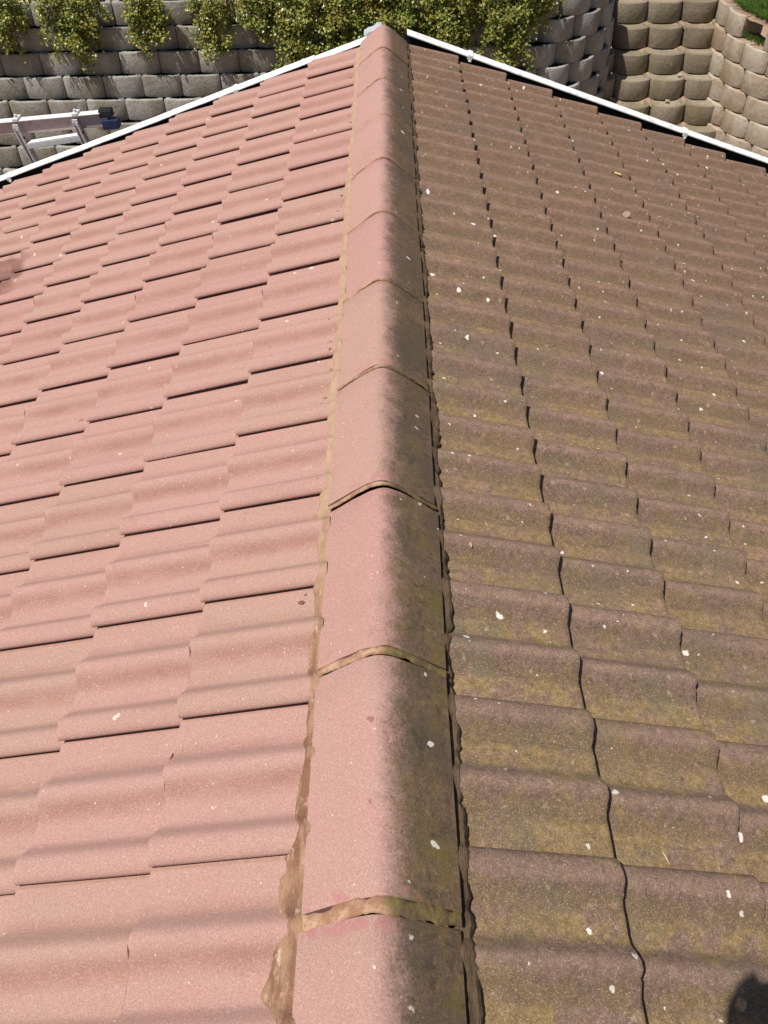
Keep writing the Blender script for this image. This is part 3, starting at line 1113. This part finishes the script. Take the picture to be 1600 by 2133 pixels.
# its terrace
vs, fs = [], []
zt = SZ0 + SRISE * 5
for a in range(25):
    an = -0.9 + 2.3 * a / 24
    for b in range(9):
        rr = 2.05 - 2.0 * b / 8
        x, y = RX - rr * math.cos(an), RY - rr * math.sin(an)
        vs.append((x, y, zt - 0.02 + 0.03 * b + 0.03 * mnoise.noise(Vector((x * 3, y * 3, 0)))))
for a in range(24):
    for b in range(8):
        i = a * 9 + b
        fs.append((i, i + 9, i + 10, i + 1))
o = pydata('lawn_bank', vs, fs, M_LAWN, None, True)
tag(o, kind='structure')

# ------------------------------------------------------------------ plants
def leaf_cloud(name, pts, size, parent, mat, seed):
    r_ = random.Random(seed)
    vs, fs = [], []
    for (p, out) in pts:
        nrm = (out + Vector((r_.gauss(0, .55), r_.gauss(0, .55), r_.gauss(0.35, .5)))).normalized()
        tx = nrm.cross(Vector((r_.gauss(0, 1), r_.gauss(0, 1), r_.gauss(0, 1)))).normalized()
        ty = nrm.cross(tx)
        s_ = size * r_.uniform(0.6, 1.25)
        b = len(vs)
        cup = nrm * s_ * 0.22
        vs += [p - tx * s_ * 0.55, p + ty * s_ * 0.42 + cup * 0.6, p + tx * s_ * 0.6 + cup * 0.2, p - ty * s_ * 0.42 + cup * 0.6]
        fs += [(b, b + 1, b + 2, b + 3)]
    return pydata(name, vs, fs, mat, parent)

def trailing_plant(x0, x1, drop, label, seed, zoff=0.0, yoff=0.0, dens=1.0, curve=None, back=0.35):
    r_ = random.Random(seed)
    xm = (x0 + x1) / 2
    def front(x, z):
        k = max(0, (Z_K0 + 0.0 - z) / H)
        y = Y0K - BAT * k
        xc = 1.45
        if x > xc:
            R_ = YCEN - y
            y = YCEN - math.sqrt(max(0.05, R_ * R_ - min(x - xc, 0.96 * R_) ** 2))
        return y - 0.05
    t = thing('trailing_shrub', label, 'shrub', (xm, front(xm, Z_K0), Z_K0 + zoff), 'trailing shrubs hanging over the block wall')
    pts = []
    stems = bmesh.new()
    n = int((x1 - x0) * 105 * dens)
    for q in range(n):
        u = r_.random()
        x = x0 + (x1 - x0) * u
        hump = (math.sin(math.pi * min(1, max(0, u))) ** 0.5)
        lump = 0.60 + 0.75 * (mnoise.noise(Vector((x * 3.6, seed * 1.0, 0))) + 0.35)
        ln = drop * hump * max(0.25, lump) * r_.uniform(0.35, 1.08)
        thick = 0.02 + 0.22 * r_.random() ** 1.2 * (0.45 + 0.55 * hump)
        drift = r_.gauss(0.02, 0.08)
        top = Vector((x, front(x, Z_K0 + zoff) + 0.12 + yoff, Z_K0 + zoff + 0.03 + r_.random() * 0.05))
        prev = None
        m_ = max(4, int(ln / 0.0105))
        for a in range(m_ + 1):
            f = a / m_
            z = top.z + 0.05 * math.sin(min(1, f * 3) * math.pi) - ln * max(0, f - 0.08) / 0.92
            xx = x + drift * f + 0.012 * math.sin(f * 9 + q)
            y_ = min(top.y - 0.16 * min(1, f * 5), 99)
            if f > 0.08:
                y_ = front(xx, z) - thick * (1 - 0.55 * f) - 0.012
            if f > 0.08:
                y_ -= 0.16 * max(0.0, mnoise.noise(Vector((xx * 5.5, z * 6.5, seed * 2.0))) + 0.15)
            p = Vector((xx, y_, z))
            for _ in range(3):
                d = Vector((r_.gauss(0, .026), r_.gauss(0, .020), r_.gauss(0, .020)))
                pts.append((p + d, Vector((0.0, -0.7, 0.35))))
            if a % 6 == 0 and q % 6 == 0:
                if prev is not None and (p - prev).length > 0.005:
                    add_tube(stems, prev, p, 0.0022, 0.0018, 5, False)
                prev = p
    # the mass lying on the terrace behind
    for q in range(int((x1 - x0) * back * 2600 * dens)):
        x = r_.uniform(x0, x1)
        y = front(x, Z_K0 + zoff) + 0.05 + yoff + r_.random() * back
        z = Z_K0 + zoff + 0.02 + 0.10 * (0.6 + mnoise.noise(Vector((x * 4, y * 4, seed)))) * r_.random() ** 0.5
        pts.append((Vector((x, y, z)), Vector((0, -0.3, 0.8))))
    o = leaf_cloud('foliage', pts, 0.030, t, M_LEAF, seed + 1)
    o['kind'] = 'stuff'
    so_ = obj('stems', stems, M_STEM, t)
    so_['kind'] = 'stuff'
    return t

PL = [(-4.45, -3.74, 0.50, 'wide olive shrub hanging over the wall at the far left corner', 1),
      (-3.56, -3.04, 0.58, 'bronze tinged shrub above the ladder with a long hanging strand', 2),
      (-2.70, -2.32, 0.47, 'small isolated yellow-green shrub hanging between bare blocks', 3),
      (-1.98, -1.60, 0.54, 'dark green tuft with a trailing tip left of the big central shrub', 4),
      (-1.50, -1.12, 0.38, 'low straggly shrub with two upright sprigs beside the big central shrub', 5),
      (-1.34, 0.05, 0.82, 'biggest central shrub spilling down to the left gable edge', 6),
      (-0.30, 1.00, 0.84, 'bright green shrub directly behind the roof apex', 7),
      (0.62, 1.76, 0.60, 'yellow-green shrub on the curved corner of the block wall', 8)]
for (a, b, d, lab, sd_) in PL:
    trailing_plant(a, b, d, lab, sd_)

def grass_patch(name, n, where, hgt, mat, seed, kind='stuff', parent=None, lean=(0, -0.5)):
    r_ = random.Random(seed)
    vs, fs = [], []
    for q in range(n):
        p = where(r_)
        h_ = hgt * r_.uniform(0.5, 1.3)
        a = r_.uniform(0, 6.283)
        d = Vector((math.cos(a), math.sin(a), 0)) * 0.0035
        ln = Vector((r_.gauss(lean[0], 0.45), r_.gauss(lean[1], 0.45), 0)) * h_
        b = len(vs)
        vs += [p - d, p + d, p + d * 0.7 + ln * 0.4 + Vector((0, 0, h_ * 0.65)), p - d * 0.7 + ln * 0.4 + Vector((0, 0, h_ * 0.65)), p + ln * 1.1 + Vector((0, 0, h_ * 0.85))]
        fs += [(b, b + 1, b + 2, b + 3), (b + 3, b + 2, b + 4)]
    o = pydata(name, vs, fs, mat, parent)
    if kind:
        o['kind'] = kind
    return o

M_GRASS = mat_grass('dry_grass', (0.055, 0.085, 0.018), (0.12, 0.14, 0.04), (0.24, 0.19, 0.075))
M_GREEN = mat_grass('green_grass', (0.06, 0.14, 0.012), (0.14, 0.24, 0.03), (0.13, 0.17, 0.03))
M_STRAW = mat_grass('straw', (0.42, 0.31, 0.16), (0.30, 0.21, 0.10), (0.16, 0.10, 0.05))
o = grass_patch('grass', 15000, lambda r_: Vector((r_.uniform(-5.3, 0.6), 9.80 + 0.8 * r_.random() ** 1.5, Z_K0 - 0.02)), 0.07, M_GRASS, 3)
tag(o, 'short dry green grass along the top of the block wall', 'grass')
zt = SZ0 + SRISE * 5
def on_bank(r_):
    a = r_.uniform(-0.15, 0.75)
    rr = 2.04 - 0.7 * r_.random() ** 1.6
    return Vector((RX - rr * math.cos(a), RY - rr * math.sin(a), zt - 0.01))
o = grass_patch('grass', 5200, on_bank, 0.13, M_GREEN, 4, lean=(-0.7, -0.3))
tag(o, 'bright green grass on the bank above the buff wall', 'grass')
zt4 = SZ0 + SRISE * 4 + 0.02
def on_ledge(r_):
    a = r_.uniform(0.13, 0.36)
    rr = 2.12 - 0.10 * r_.random()
    return Vector((RX - rr * math.cos(a), RY - rr * math.sin(a), zt4 - 0.01))
o = grass_patch('weed_tuft', 260, on_ledge, 0.075, M_GREEN, 9, kind=None, lean=(-0.6, -0.3))
tag(o, 'green weed tuft growing from a ledge of the buff wall under the bank', 'weed')
# dried weed on a ledge behind the ladder
def tuft(r_):
    return Vector((-3.06 + r_.gauss(0, 0.05), 9.02 + r_.gauss(0, 0.02), -1.94))
dw = thing('dried_weed', 'withered straw coloured weed between the ladder and the white gable edge', 'weed', (-3.06, 9.02, -1.94))
grass_patch('straw_blades', 240, tuft, 0.15, M_STRAW, 12, parent=dw, lean=(0.1, -0.2))
bm = bmesh.new()
add_tube(bm, (-3.10, 9.02, -1.95), (-3.13, 9.00, -1.80), 0.006, 0.004, 6)
add_tube(bm, (-3.13, 9.00, -1.80), (-3.10, 9.01, -1.70), 0.004, 0.002, 6)
add_tube(bm, (-3.13, 9.00, -1.80), (-3.18, 8.99, -1.72), 0.004, 0.002, 6)
obj('stalk', bm, M_STEM, dw)

# ------------------------------------------------------------------ ladder standing against the gable, its spreader bar on top
lad = thing('ladder', 'paint splashed aluminium ladder with a rubber footed spreader bar, behind the left gable edge', 'ladder', (-2.2, 5.6, Z_G))
YL0 = 5.50
barA, barB = Vector((-3.05, YL0 + 0.00, -0.662)), Vector((-1.840, YL0 + 0.02, -0.588))
def bar_at(x):
    t = (x - barA.x) / (barB.x - barA.x)
    return barA + (barB - barA) * t
bm = bmesh.new()
add_bar(bm, barA, barB, 0.050, 0.082, 0.003)
sb = obj('spreader_bar', bm, M_ALUP, lad)
bm = bmesh.new()
add_bar(bm, barA + Vector((0, -0.006, 0.043)), barB + Vector((-0.04, -0.006, 0.043)), 0.068, 0.005, 0.001)
obj('flange', bm, M_ALUW, sb)
bm = bmesh.new()
ft_ = add_bar(bm, barB + Vector((-0.050, 0, 0.036)), barB + Vector((0.036, 0.002, 0.038)), 0.066, 0.044, 0.006)
for q in range(5):
    yy = -0.024 + 0.012 * q
    add_bar(bm, barB + Vector((-0.046, yy, 0.060)), barB + Vector((0.032, yy, 0.062)), 0.006, 0.005, 0.001)
obj('rubber_foot', bm, M_RUBBER, lad)
bm = bmesh.new()
add_bar(bm, barB + Vector((-0.040, -0.004, -0.030)), barB + Vector((0.066, -0.004, -0.026)), 0.072, 0.058, 0.005)
obj('plastic_cap', bm, M_BLUE, lad)
feet = []
for xs, xb in ((-2.445, 0), (-2.045, 0)):
    p = bar_at(xs) + Vector((0, -0.036, 0.02))
    q = Vector((p.x + 0.085, YL0 - 0.02, p.z - 0.46))
    d = (q - p)
    foot = p + d * ((Z_G - p.z) / d.z)
    feet.append((p, foot))
    bm = bmesh.new()
    add_bar(bm, p + Vector((0, 0, 0.0)), foot, 0.056, 0.026, 0.002, (0.9, -0.2, 0.2))
    so = obj('stile', bm, M_ALUP, lad)
    bm = bmesh.new()
    for dx in (-1, 1):
        a_, b_ = p + Vector((0.014 * dx, -0.028, -0.005)), foot + Vector((0.014 * dx, -0.028, 0))
        add_bar(bm, a_, b_, 0.006, 0.022, 0, (0, 1, 0))
    obj('stile_lip', bm, M_ALU, so)
    bm = bmesh.new()
    c = bar_at(xs)
    add_bar(bm, c + Vector((-0.018, -0.002, 0.052)), c + Vector((0.018, -0.002, 0.052)), 0.085, 0.018, 0.002)
    add_bar(bm, c + Vector((-0.018, -0.060, 0.012)), c + Vector((0.018, -0.060, 0.012)), 0.012, 0.040, 0.002)
    add_tube(bm, c + Vector((0, -0.010, 0.058)), c + Vector((0, -0.010, 0.078)), 0.010, 0.010, 8)
    obj('clamp', bm, M_ALU, lad)
    bm = bmesh.new()
    add_tube(bm, c + Vector((0.026, -0.050, -0.055)), c + Vector((0.026, -0.064, -0.055)), 0.011, 0.009, 10)
    obj('bolt', bm, M_RUBBER, lad)
for n in range(9):
    f = (0.125 + 0.28 * n) / (feet[0][0].z - feet[0][1].z)
    a = feet[0][0].lerp(feet[0][1], f) + Vector((0.015, -0.012, 0))
    b = feet[1][0].lerp(feet[1][1], f) + Vector((-0.015, -0.012, 0.02))
    bm = bmesh.new()
    add_bar(bm, a, b, 0.052, 0.036, 0.004)
    ro = obj('rung', bm, M_ALU, lad)
    bm = bmesh.new()
    add_bar(bm, a + Vector((0.01, 0, 0.0205)), b + Vector((-0.01, 0, 0.0205)), 0.050, 0.005, 0.001)
    obj('tread', bm, M_ALUW, ro)

# ------------------------------------------------------------------ litter on the roof
def surf(side, x, y):
    """top of the tiles under (x, y)"""
    ax = abs(x)
    j = max(0, math.ceil((ax - A_L) / GX - 1e-6))
    d = (A_L + j * GX - ax) / ca
    v_ = ((y - Y_L) if side == 0 else (Y_R - y)) % TW
    n_ = 0.0
    for (a, na_), (b, nb_) in zip(PROFILE, PROFILE[1:]):
        if a <= v_ <= b:
            n_ = na_ + (nb_ - na_) * (v_ - a) / max(1e-6, b - a)
            break
    return -((B_L if side == 0 else B_R) + j * GZ) + d * sa + n_

def stone(name, p, s_, mat, seed, flat=0.6):
    bm = bmesh.new()
    bmesh.ops.create_icosphere(bm, subdivisions=3, radius=1.0)
    for v in bm.verts:
        n_ = v.co.normalized()
        q = n_ * 1.0
        cutp = 0.75
        for k in range(7):
            r_ = random.Random(seed * 31 + k)
            ax = Vector((r_.gauss(0, 1), r_.gauss(0, 1), r_.gauss(0, 1))).normalized()
            d = q.dot(ax)
            if d > cutp * 0.8:
                q -= ax * (d - cutp * 0.8)
        q *= 1 + 0.12 * mnoise.noise(q * 3 + Vector((seed, 0, 0)))
        v.co = Vector((p[0] + q.x * s_ * 1.2, p[1] + q.y * s_, p[2] + q.z * s_ * flat))
    return obj(name, bm, mat)
M_STONE = mat_soil('stone', (0.36, 0.27, 0.20), (0.45, 0.35, 0.27))
M_HUSK = mat_plain('dry_husk', (0.62, 0.50, 0.34), 0.7, var=0.35, sc=200)
M_TWIG = mat_plain('dry_twig', (0.16, 0.08, 0.05), 0.8)
LIT = {}
x, y = 1.137, 3.581
o = stone('stone', (x, y, surf(1, x, y) + 0.011), 0.022, M_STONE, 3, 0.85)
tag(o, 'angular tan stone lying on the brown right slope', 'stone')
x, y = 1.200, 4.068
cb = thing('cigarette_butt', 'yellow cigarette butt with a burnt tip on the brown right slope', 'cigarette butt', (x, y, surf(1, x, y)))
bm = bmesh.new()
p0, p1 = Vector((x - 0.016, y + 0.006, surf(1, x - 0.016, y) + 0.007)), Vector((x + 0.020, y - 0.004, surf(1, x + 0.02, y) + 0.007))
add_tube(bm, p0, p1, 0.0055, 0.0055, 12)
obj('filter', bm, mat_plain('filter_paper', (0.66, 0.50, 0.20), 0.7), cb)
bm = bmesh.new()
d = (p0 - p1).normalized()
add_tube(bm, p0, p0 + d * 0.009, 0.0062, 0.0045, 12)
obj('burnt_tip', bm, mat_plain('ash', (0.05, 0.05, 0.05), 0.9), cb)

def husk(name, x, y, ang, ln, rad, mat, lab, cat, side, group=None):
    bm = bmesh.new()
    d = Vector((math.cos(ang), math.sin(ang), 0)) * ln / 2
    pts = []
    for k in range(7):
        t = -1 + k / 3
        px, py = x + d.x * t, y + d.y * t
        z = surf(side, x, y) - (abs(px) - abs(x)) * math.tan(ALPHA) + rad * 0.8
        pts.append((Vector((px, py, z + 0.002 * (1 - t * t))), rad * math.sqrt(max(0.06, 1 - t * t)) if cat != 'twig' else rad * (1 - 0.2 * t)))
    for (a, ra), (b, rb) in zip(pts, pts[1:]):
        add_tube(bm, a, b, ra, rb, 8)
    o = obj(name, bm, mat)
    tag(o, lab, cat, group)
    return o
husk('seed_husk', 0.211, 1.245, 1.75, 0.017, 0.0024, M_HUSK, 'pale seed husk on the brown tiles close to the ridge', 'seed husk', 1)
husk('straw_stalk', 0.538, 0.562, 1.95, 0.024, 0.0013, M_HUSK, 'short straw stalk on the second brown course near the shadow', 'straw', 1)
husk('twig', -0.436, 0.755, 1.4, 0.022, 0.0016, M_TWIG, 'tiny dark twig caught at the tail of a washed tile', 'twig', 0)
M_DEAD = mat_plain('dead_leaf', (0.20, 0.085, 0.065), 0.7, var=0.5, sc=120)
rd = random.Random(77)
for (x, y, lab) in ((-1.614, 3.60, 'curled brown leaf flake beside the dark patch on the washed slope'),
                    (-0.645, 3.307, 'small brown leaf flake on the washed slope'),
                    (-0.185, 1.084, 'small brown leaf flake close to the mortar of the ridge')):
    bm = bmesh.new()
    z = surf(0, x, y)
    n = 8
    ctr = bm.verts.new((x, y, z + 0.006))
    ringv = []
    for k in range(n):
        a = 2 * math.pi * k / n
        rr = (0.005 if 'mortar' in lab else 0.012) * rd.uniform(0.7, 1.2)
        ringv.append(bm.verts.new((x + rr * 1.4 * math.cos(a), y + rr * math.sin(a), z + (-rr * math.cos(a)) * -0.23 + 0.003 + 0.003 * rd.random())))
    for k in range(n):
        bm.faces.new((ctr, ringv[k], ringv[(k + 1) % n]))
    o = obj('dead_leaf', bm, M_DEAD)
    tag(o, lab, 'leaf')
# stones and chips on the stairs
for q, (x, y, z, s_, lab) in enumerate(((3.34, 10.02, -2.095, 0.030, 'ochre pebble lying on a stair tread near the gable edge'),
                                        (3.50, 10.235, -1.883, 0.034, 'flat pale stone on a middle stair tread'))):
    o = stone('stone', (x, y, z + 0.012), s_, M_STONE if q == 0 else M_BUFF, 5 + q, 0.5)
    tag(o, lab, 'stone')

# ------------------------------------------------------------------ the photographer, astride the ridge behind the phone
pers = thing('person', 'person in a blue shirt and dark trousers astride the ridge holding up a phone', 'person', (0.02, -0.34, roof_z(0.3)))
M_SKIN = mat_plain('skin', (0.42, 0.25, 0.17), 0.55, var=0.1)
M_SHIRT = mat_plain('shirt', (0.10, 0.16, 0.28), 0.85)
M_TROU = mat_plain('trousers', (0.035, 0.035, 0.042), 0.85)
M_HAIR = mat_plain('hair', (0.03, 0.02, 0.015), 0.7)
M_SHOE = mat_plain('shoe', (0.05, 0.05, 0.05), 0.7)
def skin_mesh(name, verts, edges, mat, parent, root=0, sub=2):
    me = bpy.data.meshes.new(name)
    me.from_pydata([v[0] for v in verts], edges, [])
    me.materials.append(mat)
    o = link(name, me, parent)
    md = o.modifiers.new('skin', 'SKIN')
    md.use_smooth_shade = True
    for q, v in enumerate(verts):
        sv_ = me.skin_vertices[0].data[q]
        sv_.radius = v[1]
        sv_.use_root = q == root
    s2 = o.modifiers.new('sub', 'SUBSURF')
    s2.levels = s2.render_levels = sub
    return o
zf = roof_z(0.30) + 0.03
PX, PY = 0.02, -0.40
V = [((PX, PY, 0.80), (.155, .115)), ((PX, PY + .01, 0.98), (.14, .105)), ((PX, PY, 1.15), (.155, .11)), ((PX, PY + .01, 1.30), (.10, .08)), ((PX, PY + .03, 1.39), (.052, .055)),
     ((PX, PY + .07, 1.46), (.066, .080)), ((PX, PY + .095, 1.555), (.074, .092)), ((PX, PY + .085, 1.63), (.048, .062)),
     ((PX - .17, PY, 1.30), (.062, .062)), ((PX - .25, PY + .08, 1.08), (.045, .045)), ((PX - .165, PY + .29, 1.255), (.030, .026)),
     ((PX + .17, PY, 1.30), (.062, .062)), ((PX + .26, PY + .08, 1.08), (.045, .045)), ((PX + .135, PY + .29, 1.250), (.030, .026)),
     ((PX - .10, PY, .72), (.095, .10)), ((PX - .20, PY + .05, .36), (.066, .068)), ((PX - .28, PY + .02, zf + .07), (.042, .045)), ((PX - .285, PY + .14, zf + .015), (.040, .028)),
     ((PX + .10, PY, .72), (.095, .10)), ((PX + .20, PY + .05, .36), (.066, .068)), ((PX + .28, PY + .02, zf + .07), (.042, .045)), ((PX + .285, PY + .14, zf + .015), (.040, .028))]
E_ = [(0, 1), (1, 2), (2, 3), (3, 4), (4, 5), (5, 6), (6, 7), (2, 8), (8, 9), (9, 10), (2, 11), (11, 12), (12, 13), (0, 14), (14, 15), (15, 16), (16, 17), (0, 18), (18, 19), (19, 20), (20, 21)]
N = NT('body', 0.8, 0.3)
xs_ = sepxyz(N)
c = N.mix(N.math('GREATER_THAN', xs_[2], 0.80), (0.035, 0.035, 0.042), (0.10, 0.16, 0.28))
c = N.mix(N.math('GREATER_THAN', xs_[2], 1.385), c, (0.42, 0.25, 0.17))
c = N.mix(N.math('LESS_THAN', xs_[2], zf + 0.06), c, (0.05, 0.05, 0.05))
N.color(c)
skin_mesh('body', V, E_, N.m, pers)
bm = bmesh.new()
bmesh.ops.create_uvsphere(bm, u_segments=20, v_segments=12, radius=1.0)
for v in bm.verts:
    q = v.co
    v.co = Vector((PX + q.x * 0.086, PY + 0.072 + q.y * 0.105, 1.590 + max(q.z, -0.35 if q.y < 0 else 0.12) * 0.095))
obj('hair', bm, M_HAIR, pers, True)
bm = bmesh.new()
add_tube(bm, (PX, PY + .178, 1.56), (PX, PY + .205, 1.530), 0.008, 0.015, 8)
obj('nose', bm, M_SKIN, pers, True)
for s in (-1, 1):
    bm = bmesh.new()
    bmesh.ops.create_uvsphere(bm, u_segments=10, v_segments=6, radius=0.012, matrix=Matrix.Translation((PX + s * 0.032, PY + 0.172, 1.568)))
    obj('eye', bm, mat_plain('eye', (0.5, 0.48, 0.45), 0.2), pers, True)
    bm = bmesh.new()
    bmesh.ops.create_uvsphere(bm, u_segments=10, v_segments=6, radius=1.0)
    for v in bm.verts:
        v.co = Vector((PX + s * 0.080 + v.co.x * 0.010, PY + 0.085 + v.co.y * 0.020, 1.550 + v.co.z * 0.032))
    obj('ear', bm, M_SKIN, pers, True)
bm = bmesh.new()
add_bar(bm, (PX - 0.022, PY + 0.166, 1.492), (PX + 0.022, PY + 0.166, 1.492), 0.012, 0.008, 0.003)
obj('mouth', bm, mat_plain('lips', (0.35, 0.14, 0.11), 0.5), pers, True)
# phone: its back sits just behind the lens
PC = CAM - rt * 0.022 - up * 0.052 - fw * 0.010
def ph(a, b, c_):
    return PC + rt * a + up * b + fw * c_
for s in (-1, 1):
    wr = Vector(V[10][0]) if s < 0 else Vector(V[13][0])
    palm = ph(s * 0.062, -0.030, -0.018)
    verts = [(tuple(wr), (.026, .022)), (tuple(wr.lerp(palm, 0.55)), (.030, .018)), (tuple(palm), (.034, .016))]
    edges = [(0, 1), (1, 2)]
    hand = skin_mesh('hand', verts, edges, M_SKIN, pers, 0, 2)
    for f, (bo_, ln) in enumerate(((0.018, 0.052), (-0.002, 0.058), (-0.022, 0.054), (-0.042, 0.044))):
        reach = 0.042 - ln * 0.62
        vv = [(tuple(ph(s * 0.060, -0.026 + (bo_ + 0.012) * 0.6, -0.014)), (.0095, .0095)), (tuple(ph(s * 0.052, bo_ - 0.008, 0.004)), (.0092, .009)),
              (tuple(ph(s * 0.040, bo_ - 0.004, 0.0105)), (.0086, .0082)), (tuple(ph(s * max(0.012, 0.040 - ln * 0.45), bo_ - 0.002, 0.0112)), (.007, .0066))]
        if s > 0:
            vv = [((Vector(p) - up * 0.034).to_tuple(), rr) for p, rr in vv]
        skin_mesh('finger', vv, [(0, 1), (1, 2), (2, 3)], M_SKIN, hand, 0, 1)
    if s < 0:  # extra finger, added only to slant the shadow of the hand
        vv = [(tuple(ph(-0.062, -0.010, -0.006)), (.011, .011)), (tuple(ph(-0.056, 0.030, 0.002)), (.010, .010)), (tuple(ph(-0.034, 0.066, 0.006)), (.009, .009)), (tuple(ph(-0.012, 0.088, 0.000)), (.0078, .0075))]
        skin_mesh('finger', vv, [(0, 1), (1, 2), (2, 3)], M_SKIN, hand, 0, 1)
    vv = [(tuple(ph(s * 0.064, -0.050, -0.022)), (.012, .011)), (tuple(ph(s * 0.050, -0.026, -0.024)), (.0105, .010)), (tuple(ph(s * 0.030, -0.012, -0.020)), (.009, .008))]
    skin_mesh('thumb', vv, [(0, 1), (1, 2)], M_SKIN, hand, 0, 1)
phone = thing('phone', 'dark phone held up in both hands over the ridge', 'phone', tuple(PC))
bm = bmesh.new()
M = Matrix.Identity(4)
for k in range(3):
    M[k][0], M[k][1], M[k][2], M[k][3] = rt[k], up[k], fw[k], PC[k]
add_box(bm, M, 0.074, 0.150, 0.008, 0.003)
obj('phone_body', bm, M_RUBBER, phone)
bm = bmesh.new()
add_box(bm, M @ Matrix.Translation((0, 0, -0.0045)), 0.068, 0.144, 0.0012, 0.0004)
obj('screen', bm, mat_plain('phone_glass', (0.01, 0.01, 0.012), 0.1), phone)
